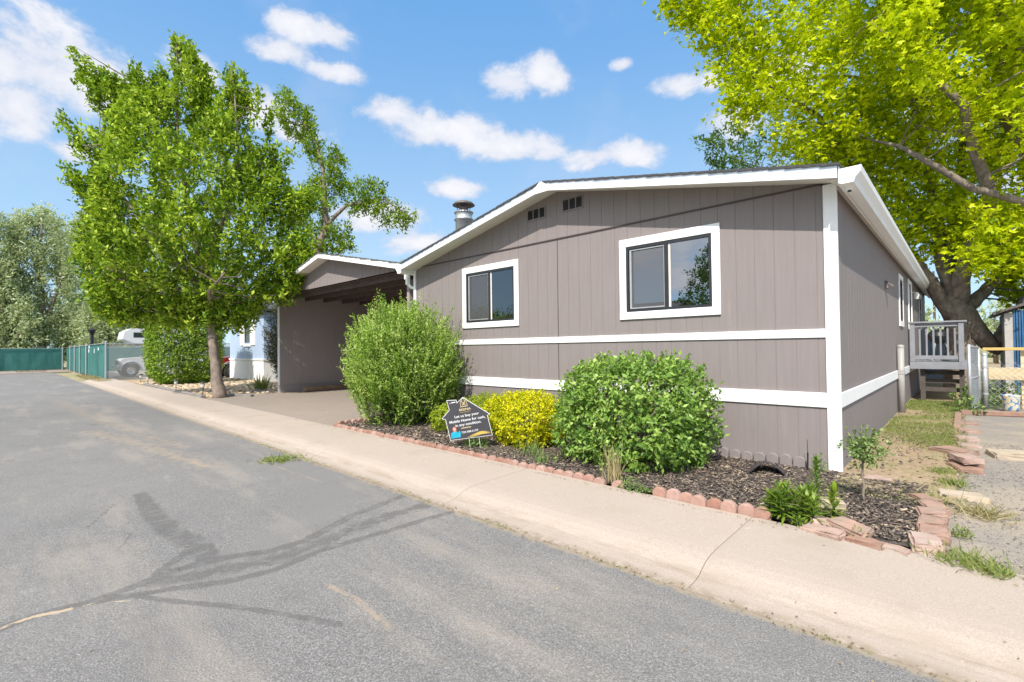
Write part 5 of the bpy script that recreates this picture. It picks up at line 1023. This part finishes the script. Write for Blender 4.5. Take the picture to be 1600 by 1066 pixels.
NB=['first low scalloped brick standing just right of the weed gap','second scalloped brick right of the weed gap','third scalloped brick right of the weed gap','fourth scalloped brick in the short run below the mulch','fifth scalloped brick in the short run below the mulch','third-last scalloped brick before the lilies','second-last scalloped brick before the lilies','last scalloped brick of the run beside the lilies']
for i,lb in enumerate(NB):
    xx=-1.09+i*.1255; brick(xx,-2.0+rnd.uniform(-.008,.008)+.012*(i>5),.0+rnd.uniform(-.01,.012),R(rnd.uniform(-5,5)),lb,EG,rx=R(rnd.uniform(-9,3)),ry=R(rnd.uniform(-3,3)))
brick(-1.53,-1.99,-.02,R(8),'sunken scalloped brick half hidden behind the tall weed',EG)
for i in range(8): brick(-7.44+rnd.uniform(-.01,.01),-1.86+i*.131,.0,R(90+rnd.uniform(-4,4)),'scalloped pink edging brick turning along the driveway side of the bed',EG)
smp=sm.copy(); smp.materials.clear(); smp.materials.append(M['taupe'])
for i in range(11): brick(-1.62+i*.1385,-.035,.045+.012*math.sin(i),R(rnd.uniform(-1,1)),'taupe painted scalloped brick standing against the skirting','painted edging along the house wall',smp)
def block(w_,d_,h_,seed,rough=.012):
    bm=bmesh.new(); bmesh.ops.create_cube(bm,size=1); r=random.Random(seed)
    for v in bm.verts: v.co=Vector((v.co.x*w_*(1-.14*(v.co.y>0)),v.co.y*d_,v.co.z*h_))
    bmesh.ops.bevel(bm,geom=bm.edges[:],offset=min(h_,d_)*.16,segments=2,affect='EDGES'); bmesh.ops.subdivide_edges(bm,edges=[e for e in bm.edges if e.calc_length()>.06],cuts=2,use_grid_fill=True)
    for v in bm.verts: v.co+=Vector((r.uniform(-1,1),r.uniform(-1,1),r.uniform(-1,1)))*rough*.5
    me=bpy.data.meshes.new('wall_block'); bm.to_mesh(me); bm.free(); return me
BG='loose pink retaining blocks'
def wblock(x,y,z,w_,d_,h_,rz,label,mat='brickpale',seed=0,name='retaining_block',cat='block',tilt=(0,0),group=BG):
    me=block(w_,d_,h_,seed); me.materials.append(M[mat]); o=bpy.data.objects.new(name,me); C.objects.link(o); o.location=(x,y,z-(.028 if z<.2 and name=='retaining_block' else .01)); o.rotation_euler=(R(tilt[0]),R(tilt[1]),R(rz)); tag(o,label,cat,group); return o
wblock(.22,-2.03,.135,.27,.17,.08,-14,'flat pink block at the walk edge below the lilies',seed=1)
wblock(.36,-1.88,.155,.30,.17,.09,-30,'pink block leaning behind the two at the walk edge',seed=2,tilt=(8,4))
wblock(.19,-1.86,.15,.20,.14,.08,20,'small pink block tucked against the lilies',seed=3,tilt=(0,8))
wblock(.47,-2.05,.12,.24,.15,.085,-12,'half-buried rounded pink block in the middle of the bed edge',seed=4)
wblock(.61,-2.04,.115,.25,.13,.075,-16,'half-buried pink block nearest the block wall',seed=5)
wblock(.785,-1.90,.165,.25,.17,.09,-80,'front pink block of the little wall at the walk',seed=6)
wblock(.815,-1.66,.17,.24,.175,.09,-84,'second pink block back along the little wall',seed=7)
wblock(.80,-1.42,.17,.25,.165,.09,-92,'third pink block back along the little wall',seed=8)
wblock(.79,-1.17,.175,.23,.18,.09,-80,'raised pink block tilted in the little wall',seed=9,tilt=(6,0))
wblock(.79,-.92,.165,.25,.16,.08,-75,'pink block before the last of the little wall',seed=10)
wblock(.73,-.66,.155,.24,.15,.07,-50,'rearmost pink block of the little wall in the grass',seed=11)
for i,(x,y,z,w_,d_,h_,rz,lb) in enumerate([(.98,1.00,.165,.34,.22,.07,-70,'lower block of the small pile beside the gravel'),(.99,1.28,.17,.32,.22,.07,-74,'rear block of the small pile beside the gravel'),(.99,1.12,.235,.36,.20,.06,-66,'top slab of the small block pile'),(.885,1.99,.175,.40,.30,.07,-35,'broad flat slab left of the path blocks'),(1.02,2.65,.15,.30,.22,.06,-80,'pale path block midway to the gate'),(1.01,3.3,.15,.36,.24,.06,-85,'square path block third from the gate'),(1.03,4.2,.15,.42,.26,.06,-88,'square path block second from the gate'),(1.03,5.1,.15,.40,.24,.05,-90,'far path block nearest the gate')]):
    wblock(x,y,z,w_,d_,h_,rz,lb,seed=20+i)
wblock(.34,-.10,.15,.24,.14,.035,0,'flat pink stone lying in the grass behind the sapling',seed=30,name='flat_stone',cat='stone',group=None)
wblock(.96,-.30,.145,.34,.2,.05,10,'tan flagstone lying at the gravel edge',mat='flagstone',seed=31,name='flagstone',cat='stone',group=None)
wblock(1.42,2.15,.15,.5,.34,.09,20,'pale rounded rock on the gravel drive',mat='flagstone',seed=32,name='flat_rock',cat='rock',group=None)
wblock(.15,-1.40,.165,.2,.13,.10,25,'whitish rock behind the lilies',mat='flagstone',seed=33,name='pale_rock',cat='rock',group=None)
b=MB(); b.box(.84,.93,4.3,6.5,.12,.18,0,.01); tag(b.build('path_plank',M['brickpale']),'long pinkish plank edging the dirt path toward the gate','plank')
b=MB(); b.box(-.62,.62,-.05,.05,0,.09,0,.01); o=b.build('threshold_plank',M['brickpale']); o.location=(1.5,6.75,.12); o.rotation_euler=(0,0,R(20)); tag(o,'pinkish plank lying across the drive by the gate','plank')
# black bent downspout guard on the mulch
me=bpy.data.meshes.new('splash_guard'); vsx=[]; 
for s in (0,1):
    for q in np.linspace(-1,1,9): vsx.append((q*.19,-.07+s*.34-.04*abs(q),.155*(1-abs(q)**1.25)*(1-.45*s)+.002))
n_=9; fs=[(i,i+1,n_+i+1,n_+i) for i in range(8)]; me.from_pydata(vsx,[],fs); me.materials.append(M['black']); o=bpy.data.objects.new('splash_guard',me); C.objects.link(o); o.location=(-.57,-.56,.125); o.rotation_euler=(0,0,R(18)); sol=o.modifiers.new('s','SOLIDIFY'); sol.thickness=.006
tag(o,'black plastic sheet bent like a tent lying on the mulch','plastic sheet')
b=MB(); b.tube([(0,0,-.02),(.004,0,.2)],.008,6); b.tube([(.004,0,.2),(.0,0,.34)],.003,5); o=b.build('garden_stake',M['blackmetal']); o.location=(-.27,-.17,.13); tag(o,'thin black stake against the skirting near the corner','stake')

# ------------------------------------------------------------------ yard sign
sg=thing('yard_sign','tilted black house-shaped yard sign with white lettering among the shrubs','yard sign',(-3.98,-1.74,.12))
A_=R(10); k=.000823
def su(px,py):
    x,y=(px-600)*k,-(py-830)*k; return (x*math.cos(-A_)+y*math.sin(-A_)*-1*-1 if False else x*math.cos(A_)-y*math.sin(A_)*1.0, x*math.sin(A_)+y*math.cos(A_))
# un-tilt the measured outline so that text can be laid out level, then tilt the whole board
def un(px,py):
    x,y=(px-620)*k,(840-py)*k; c,s=math.cos(A_),math.sin(A_); return (x*c+y*s,-x*s+y*c)
out=[un(*p) for p in ((475,160),(940,440),(897,462),(980,795),(262,890),(180,540),(115,528),(245,378),(200,215),(370,205),(380,250))]
xa=[p[0] for p in out]
E_=Vector((.79,.61,0)).normalized(); F_=Vector((.61,-.79,0)).normalized()   # board right, board front
bt=Matrix((E_,-F_,Vector((0,0,1)))).transposed().to_4x4()   # local x right, y away, z up
board=bpy.data.objects.new('board',bpy.data.meshes.new('board')); 
def flat(name,poly,y0,y1,mat,par): 
    b=MB(); b.prism(poly,'y',y0,y1); return b.build(name,mat,par)
def inset(poly,d):
    n=len(poly); o=[]
    ar=sum(poly[i][0]*poly[(i+1)%n][1]-poly[(i+1)%n][0]*poly[i][1] for i in range(n)); sgn=1 if ar>0 else -1
    for i in range(n):
        p,q,r_=[np.array(poly[j]) for j in ((i-1)%n,i,(i+1)%n)]; a=(q-p)/np.linalg.norm(q-p); c=(r_-q)/np.linalg.norm(r_-q); na=np.array([-a[1],a[0]])*sgn; nc=np.array([-c[1],c[0]])*sgn
        m=na+nc; m=m/max(np.dot(m,m),.4)*2*.5*2/2; o.append(tuple(q+m*d*1.0))
    return o
M['signwhite']=plain('sign_white',(.82,.82,.82),.4,var=.01); M['signblack']=plain('sign_charcoal',(.052,.052,.062),.35,var=.05); M['gold']=plain('sign_gold',(.62,.44,.10),.45,var=.1); M['goldp']=plain('sign_pale_gold',(.62,.50,.26),.45,var=.1); M['teal']=plain('sign_teal',(.01,.36,.52),.5,var=.25,nscale=40); M['skin']=plain('sign_skin',(.62,.36,.28),.5,var=.1); M['hair']=plain('sign_hair',(.20,.07,.05),.5,var=.2); M['pinkish']=plain('sign_pink',(.4,.25,.35),.5)
bo=flat('board',out,-.003,.003,M['signwhite'],sg)
bo.matrix_local=Matrix.Translation((0,0,.155))@bt@Matrix.Rotation(-A_,4,'Y')
flat('printed_face',inset(out,.012),-.0045,-.0032,M['signblack'],bo)
def text(name,s,x,z,size,mat,wid=None,bold=.0,y=-.0052,spacing=1.0):
    c=bpy.data.curves.new(name,'FONT'); c.body=s; c.size=size; c.align_x='CENTER'; c.offset=bold; c.space_character=spacing; o=bpy.data.objects.new(name,c); C.objects.link(o)
    bpy.context.view_layer.update(); me=bpy.data.meshes.new_from_object(o.evaluated_get(bpy.context.evaluated_depsgraph_get())); bpy.data.objects.remove(o); bpy.data.curves.remove(c)
    xs_=[v.co.x for v in me.vertices]; w0=max(xs_)-min(xs_); sx=(wid/w0) if wid else 1
    for v in me.vertices: v.co=Vector((x+v.co.x*sx,y,z+v.co.y))
    me.materials.clear(); me.materials.append(mat); m_=bpy.data.objects.new(name,me); C.objects.link(m_); m_.parent=bo; return m_
cx_=un(590,470)[0]
text('lettering','Let us buy your',un(540,480)[0]+.005,un(540,480)[1],.050,M['signwhite'],.345,.0003)
text('lettering','Mobile Home for cash,',un(555,560)[0]+.002,un(555,555)[1],.050,M['signwhite'],.505,.0003)
text('lettering','in any condition.',un(575,625)[0],un(575,622)[1],.050,M['signwhite'],.365,.0003)
text('company_name','BRENA',un(517,380)[0],un(517,380)[1],.044,M['goldp'],.165,.0007)
text('phone_number','720.588.5159',un(597,745)[0],un(597,745)[1],.036,M['signwhite'],.235,.0001)
b=MB(); q=un(535,668); 
for i in range(11): b.box(q[0]-.07+i*.0128,q[0]-.07+i*.0128+.009,-.0056,-.0048,q[1]-.007,q[1]+.007)
b.build('caption_line',M['goldp'],bo)
b=MB(); q=un(520,405)
for i in range(12): b.box(q[0]-.075+i*.0125,q[0]-.075+i*.0125+.007,-.0056,-.0048,q[1]-.003,q[1]+.003)
b.build('caption_line',M['gold'],bo)
# emblem: outlined roofs / towers
q=un(497,315); b=MB()
def bar(x0,z0,x1,z1,w_=.006):
    d=Vector((x1-x0,z1-z0)).normalized(); nn=Vector((-d.y,d.x))*w_/2; b.prism([(q[0]+x0+nn.x,q[1]+z0+nn.y),(q[0]+x0-nn.x,q[1]+z0-nn.y),(q[0]+x1-nn.x,q[1]+z1-nn.y),(q[0]+x1+nn.x,q[1]+z1+nn.y)],'y',-.0056,-.0048)
for x0,w_,h_ in ((-.028,.026,.062),(.002,.036,.095),(.036,.026,.058)):
    bar(x0-w_/2,0,x0-w_/2,h_); bar(x0+w_/2,0,x0+w_/2,h_); bar(x0-w_/2,h_,x0,h_+.024); bar(x0,h_+.024,x0+w_/2,h_)
bar(-.05,0,.055,0,.008); bar(.002,.02,.002,.06,.012)
b.build('emblem',M['goldp'],bo)
q=un(262,880)
b=MB(); x0=q[0]+.016; z0=q[1]+.016; K=.80
def pp(l): return [(x0+a_*K,z0+c_*K) for a_,c_ in l]
b.prism(pp([(0,0),(.17,0),(.185,.085),(.165,.115),(.150,.085),(.125,.10),(.095,.112),(.07,.112),(.035,.10),(.01,.08)]),'y',-.0056,-.0048); b.build('portrait_clothes',M['teal'],bo)
b=MB(); b.prism(pp([(.085+.027*math.cos(a),.150+.034*math.sin(a)) for a in np.linspace(0,2*math.pi,16,endpoint=False)]),'y',-.0066,-.0058); b.prism(pp([(.074,.104),(.096,.104),(.096,.125),(.074,.125)]),'y',-.0066,-.0058); b.build('portrait_face',M['skin'],bo)
b=MB(); b.prism(pp([(.046,.108),(.042,.165),(.062,.196),(.088,.203),(.112,.194),(.128,.165),(.124,.106)]),'y',-.0056,-.0049); b.build('portrait_hair',M['hair'],bo)
q=un(980,795); b=MB(); nW=16
def ribbon(z_,amp,th,ph,x0,x1):
    P=[(x0+(x1-x0)*i/nW, z_+amp*math.sin(ph+3.0*i/nW)) for i in range(nW+1)]; 
    for i in range(nW):
        w0=th*math.sin(math.pi*(i+.2)/(nW+.4)); w1=th*math.sin(math.pi*(i+1.2)/(nW+.4)); b.prism([(P[i][0],P[i][1]-w0),(P[i+1][0],P[i+1][1]-w1),(P[i+1][0],P[i+1][1]+w1),(P[i][0],P[i][1]+w0)],'y',-.0056,-.0048)
zz=q[1]+.03
ribbon(zz,.035,.010,-.2,q[0]-.36,q[0]-.02); ribbon(zz-.008,.026,.007,-.3,q[0]-.34,q[0]-.018); ribbon(zz+.012,.036,.004,-.1,q[0]-.30,q[0]-.02)
b.build('swoosh',M['gold'],bo)
q=un(300,255); b=MB(); b.box(q[0]-.012,q[0]+.045,-.0056,-.0048,q[1]-.004,q[1]+.007); b.build('small_print',M['signwhite'],bo); b=MB(); b.box(q[0]-.045,q[0]-.016,-.0056,-.0048,q[1]-.01,q[1]+.003); b.build('small_print',M['pinkish'],bo)
for dx in (-.03,.11):
    b=MB(); p0=E_*dx; b.tube([(p0.x+.02*E_.x,p0.y+.02*E_.y,-.08),(p0.x,p0.y,.13),(p0.x-.03*E_.x,p0.y-.03*E_.y,.3)],.0035,6); o=b.build('wire_leg',M['signwhite'],sg); o.location=(-F_.x*.006,-F_.y*.006,0)

# ------------------------------------------------------------------ gate, fence, trestle, pot, shed
def weave(b,p,q,z0,z1,s=.06,r=.0016):
    p,q=Vector(p),Vector(q); L_=(q-p).length; d=(q-p)/L_; H_=z1-z0
    for sg_ in (1,-1):
        c=-H_
        while c<L_+H_:
            # line u = c + sg*v
            a0,a1=(c,0),(c+sg_*H_,H_)
            u0,v0=a0;u1,v1=a1
            lo=0;hi=1
            for lim,sgn in ((0,1),(L_,-1)):
                f0=(u0-lim)*sgn;f1=(u1-lim)*sgn
                if f0<0 and f1<0: lo,hi=1,0
                elif f0<0: lo=max(lo,-f0/(f1-f0))
                elif f1<0: hi=min(hi,f0/(f0-f1))
            if hi-lo>.01:
                A0=p+d*(u0+(u1-u0)*lo)+Vector((0,0,z0+(v1-v0)*lo)); A1=p+d*(u0+(u1-u0)*hi)+Vector((0,0,z0+(v1-v0)*hi)); b.tube([A0,A1],r,4,cap=False)
            c+=s*1.414
gt=thing('chain_link_gate','open galvanised chain-link gate leaf beside the dirt path','gate',(1.06,6.9,.12))
g0,g1=(0,0),(.15,1.0)
b=MB(); b.tube([(0,0,.03),(0,0,1.36)],.028,10); b.tube([(.15,1,.03),(.15,1,1.30)],.024,10); b.tube([(0,0,1.33),(.15,1,1.29)],.02,8); b.tube([(0,0,.08),(.15,1,.08)],.02,8); b.tube([(0,0,.68),(.15,1,.68)],.016,8); b.build('frame',M['steel_dull'],gt,True)
b=MB(); weave(b,(0,0,0),(.15,1,0),.1,1.3,.055,.003); b.build('chain_link',M['steel'],gt)
fc=thing('chain_link_fence','low chain-link fence with thick post in front of the wooden trestle','fence',(1.30,8.0,.12))
b=MB(); b.tube([(0,0,0),(0,0,1.12)],.045,12); b.lathe([(.05,1.12),(.05,1.15),(.02,1.18),(0,1.185)],0,0,12); b.lathe([(.052,.85),(.052,.9)],0,0,12); b.lathe([(.052,.3),(.052,.34)],0,0,12); b.build('post',M['steel_dull'],fc,True)
b=MB(); b.tube([(0,0,.88),(1.2,.0,.80),(4,0,.85)],.004,6); b.tube([(0,0,.05),(4,0,.05)],.004,5); b.build('tension_wire',M['steel'],fc)
b=MB(); weave(b,(.04,0,0),(3.4,0,0),.06,.98,.075,.0028); b.build('chain_link',M['steel'],fc)
b=MB(); b.tube([(4,0,0),(4,0,1.12)],.03,10); b.build('post',M['steel_dull'],fc,True)
ts=thing('timber_trestle','pale pine trestle table standing behind the low chain-link fence','trestle',(1.28,8.35,.12))
b=MB(); b.box(.0,2.6,-.04,.04,1.22,1.28,0,.006); b.build('top_rail',M['pine'],ts); b=MB(); b.box(.08,2.5,-.08,-.042,.60,.86,0,.006); b.build('side_board',M['pine_pale'],ts)
for x in (.62,2.4):
    b=MB(); b.add([(x-.05,-.1,.0),(x+.04,-.1,.0),(x+.04,.0,1.219),(x-.05,.0,1.219),(x-.05,-.06,0),(x+.04,-.06,0),(x+.04,.04,1.219),(x-.05,.04,1.219)],[(0,1,2,3),(7,6,5,4),(0,4,5,1),(1,5,6,2),(2,6,7,3),(3,7,4,0)]); 
    o=b.build('leg',M['pine_pale'],ts); o.location=(0,.09 if x<1 else .09,0)
def potmat():
    m,t,b,pos=newmat('flowered_glaze'); v=t.node('ShaderNodeTexVoronoi'); v.inputs['Scale'].default_value=16; t.link(pos,v.inputs[0])
    c=t.ramp(v.outputs['Distance'],[(.0,(.72,.46,.10)),(.32,(.75,.62,.35)),(.5,(.60,.62,.62)),(.7,(.10,.22,.42))]); t.link(c,b.inputs['Base Color']); b.inputs['Roughness'].default_value=.35; return m
b=MB(); b.lathe([(0,0),(.10,0),(.12,.06),(.135,.30),(.15,.33),(.13,.335),(.12,.28),(0,.27)],0,0,18); o=b.build('flowered_pot',potmat(),None,True); o.location=(1.66,7.72,.12); tag(o,'blue and yellow flowered glazed pot by the chain-link fence','flower pot')
sd=thing('garden_shed','narrow blue metal-clad shed beyond the low fence','shed',(1.78,12,.1))
b=MB(); b.box(0,.16,-.0,2.4,0,2.18); b.build('grey_wall',M['greywall'],sd)
b=MB()
for i in range(5): b.box(.163+i*.05,.163+i*.05+.036,-.02-.008*(i%2),.3,0,2.25)
b.build('blue_cladding',M['bluepaint'],sd); b=MB(); b.box(.42,.6,-.02,.3,0,2.36); b.build('door_jamb',M['bluegrey'],sd); b=MB(); b.box(.601,2.6,.3,2.4,0,2.2); b.build('wall',M['bluegrey'],sd)
b=MB(); b.prism([(-.2,2.14),(.36,2.36),(.42,2.62),(.46,2.4),(2.8,2.3),(2.8,2.38),(.44,2.66),(.38,2.66),(.34,2.42),(-.22,2.20)],'y',-.15,2.6); b.build('roof',M['rust'],sd); b=MB(); b.prism([(.5,2.42),(2.75,2.42),(2.75,2.46),(.5,2.72)],'y',-.1,2.5); b.build('blue_tarp',M['bluepaint'],sd)
# pale screen fence and pole in the yard beyond the porch
b=MB(); b.box(-2.6,1.1,0,.03,0,1.75); o=b.build('pale_yard_screen',M['skyblue']); o.location=(.2,17.2,.05); tag(o,'pale blue-green screen panel seen through the porch railing','screen')
b=MB(); b.tube([(0,0,0),(0,0,9)],[.13,.09],8); b.box(-1.2,1.2,-.05,.05,8.2,8.35); b.box(-.9,.9,-.05,.05,7.4,7.52); o=b.build('utility_pole',M['deck_dark']); o.location=(-1.2,60,0); tag(o,'distant utility pole with crossarms behind the rear corner','utility pole')
# ------------------------------------------------------------------ rock bed
def path_light(loc,label):
    p=thing('path_light',label,'garden light',loc,0,'solar lights along the rock bed'); b=MB(); b.tube([(0,0,0),(0,0,.3)],.012,6); b.build('stake',M['black'],p); b=MB(); b.lathe([(.03,.24),(.055,.30),(.055,.38)],0,0,10); b.build('lens',M['lamp'],p); b=MB(); b.lathe([(.10,.38),(.105,.39),(.05,.43),(0,.44)],0,0,12); b.build('cap',M['black'],p,True); return p
p0=path_light((-17.25,-1.62,.1),'black path light nearest the ash trunk')
for loc,lb in (((-19.7,-1.85,.1),'black path light second from the ash trunk'),((-24.6,-1.83,.1),'black path light leaning by the hedge foot'),((-26.6,-1.75,.1),'farthest black path light before the fence')): dup(p0,loc,0,lb)
for i,(x0,y0,x1,y1,lb) in enumerate([(-24.8,-1.9,-18.6,-1.95,'long low timber edging the rock bed along the walk'),(-18.4,-1.98,-15.9,-1.95,'dark split timber lying before the ash trunk'),(-16.0,-1.3,-14.9,-.9,'short grey log on the ground right of the ash'),(-16.6,-.35,-15.75,1.6,'dark timber between the rock bed and the carport')]):
    d=Vector((x1-x0,y1-y0,0)); b=MB(); b.box(0,d.length,-.07,.07,0,.13,0,.015); o=b.build('edging_timber',M['grey_timber']); o.location=(x0,y0,.06); o.rotation_euler=(0,0,math.atan2(d.y,d.x)); tag(o,lb,'timber','timbers edging the rock bed')
n=1500; r=np.random.RandomState(500); P=np.stack([r.uniform(-27,-15.9,n),r.uniform(-1.8,2.0,n),np.full(n,.11)],1); D=np.zeros((n,3,3)); a=r.rand(n)*6.28; s=r.uniform(.04,.11,n); D[:,0,0]=np.cos(a)*s;D[:,0,1]=np.sin(a)*s;D[:,1,0]=-np.sin(a)*s*.7;D[:,1,1]=np.cos(a)*s*.7;D[:,2,2]=s*.5; D[:,0,2]=r.randn(n)*.01
o=chunks_mesh('river_rocks',P,D,0,M['rocks']); tag(o,'tan river rocks spread over the bed under the ash','river rock',None,'stuff')
# ------------------------------------------------------------------ loose ground cover
def flatchips(n,xr,yr,z,smin,smax,asp,seed,mask=None,thick=.25,tilt=.25):
    r=np.random.RandomState(seed); x=r.uniform(*xr,n); y=r.uniform(*yr,n)
    if mask is not None: k=mask(x,y,r); x,y=x[k],y[k]
    n=len(x); a=r.rand(n)*6.28; s=r.uniform(smin,smax,n)*r.uniform(.6,1.2,n); D=np.zeros((n,3,3)); D[:,0,0]=np.cos(a)*s;D[:,0,1]=np.sin(a)*s;D[:,0,2]=r.randn(n)*tilt*s; w_=s*asp*r.uniform(.6,1.3,n); D[:,1,0]=-np.sin(a)*w_;D[:,1,1]=np.cos(a)*w_;D[:,1,2]=r.randn(n)*tilt*w_; D[:,2,2]=w_*thick+.001
    return np.stack([x,y,z+r.rand(n)*.02],1),D
P1,D1=flatchips(27000,(-4.4,.72),(-1.93,-.03),.125,.007,.024,.30,601); P2,D2=flatchips(4500,(-7.4,-4.4),(-1.93,-.03),.125,.014,.036,.35,602)
o=chunks_mesh('mulch_chips',np.concatenate([P1,P2]),np.concatenate([D1,D2]),0,M['chips']); tag(o,'dark shredded bark mulch covering the planting bed','mulch',None,'stuff')
f_=Field(8,1.6)
def gmask(x,y,r): return (f_(np.stack([x,y,0*x],1))+r.randn(len(x))*.6>-.25)&((x<.86)|(r.rand(len(x))<.25))
def blades(n,xr,yr,z,h,w_,seed,mask,lean=.9):
    r=np.random.RandomState(seed); x=r.uniform(*xr,n); y=r.uniform(*yr,n); 
    if mask is not None: k=mask(x,y,r); x,y=x[k],y[k]
    n=len(x); return np.stack([x,y,np.full(n,z)],1),np.stack([r.randn(n)*lean,r.randn(n)*lean,np.ones(n)],1),np.stack([r.randn(n),r.randn(n),np.full(n,.6)],1),h*r.uniform(.4,1.2,n),w_*r.uniform(.7,1.3,n)
g1=blades(34000,(.03,1.0),(-.85,4.2),.13,.045,.006,701,gmask); g2=blades(16000,(.03,.95),(4.2,8.9),.13,.07,.009,702,gmask)
o=leaf_mesh('yard_grass',*[np.concatenate([a,b_]) for a,b_ in zip(g1,g2)],M['L_grass'],None,mid=.3); tag(o,'patchy short grass on the dirt strip beside the home','grass',None,'stuff')
g1=blades(12000,(.03,1.0),(-.75,8.8),.132,.05,.005,703,lambda x,y,r:(f_(np.stack([x,y,0*x],1))+r.randn(len(x))*.5>-.3),1.8)
o=leaf_mesh('dry_grass',*g1,M['L_dry'],None,mid=.3); tag(o,'dry straw scattered over the dirt strip','dry grass',None,'stuff')
g1=blades(2600,(-40,-30),(-2.9,-2.3),.05,.16,.02,704,None,1.0); o=leaf_mesh('verge_grass',*g1,M['L_dry'],None,mid=.3); tag(o,'dry grass along the foot of the street fence','grass',None,'stuff')
# dead leaves and crumbs caught in the gutter, walk edge and road
r=np.random.RandomState(710); n=1500
x=r.uniform(-9,2.2,n)
y=np.where(r.rand(n)<.55,-3.31+r.randn(n)*.035,np.where(r.rand(n)<.6,-2.09+np.abs(r.randn(n))*-.02,r.uniform(-3.1,-2.1,n)))
y=np.where(r.rand(n)<.10,r.uniform(-6.2,-3.4,n),y); keep=r.rand(n)<np.where((y<-2.15)&(y>-3.2),.3,.9); x,y=x[keep],y[keep]; n=len(x)
zt=np.interp(y,[-3.30,-3.10,-2.98,-2.85,-2.02],[.008,.024,.077,.099,.118]); zt=np.where(y<-3.3,.006,zt)
o=leaf_mesh('leaf_litter',np.stack([x,y,zt+.003],1),np.stack([r.randn(n),r.randn(n),np.abs(r.randn(n))*.15],1),np.stack([r.randn(n)*.3,r.randn(n)*.3,np.ones(n)],1),r.uniform(.008,.026,n),r.uniform(.005,.014,n),M['L_litter']); tag(o,'dead leaves and crumbs caught along the walk and gutter','leaf litter',None,'stuff')
g1=blades(700,(-9,1),(-3.34,-3.28),.004,.03,.006,712,lambda x,y,r:(f_(np.stack([x*2,y,0*x],1))>.6),1.2); o=leaf_mesh('gutter_weeds',*g1,M['L_grass'],None,mid=.3); tag(o,'thin weeds in the crack between road and gutter','weeds',None,'stuff')
P1,D1=flatchips(1300,(.03,1.0),(-.8,8.5),.132,.006,.022,.45,730,None,.2,.2); o=chunks_mesh('yard_litter',P1,D1,0,M['chips']); tag(o,'bits of bark, twigs and dead leaves on the dirt strip','yard litter',None,'stuff')
P1,D1=flatchips(5200,(.9,2.6),(-2.0,3.2),.112,.003,.006,.8,720,None,.6,.3); o=chunks_mesh('loose_gravel',P1,D1,0,M['pebble']); tag(o,'loose small gravel over the worn drive','gravel',None,'stuff')
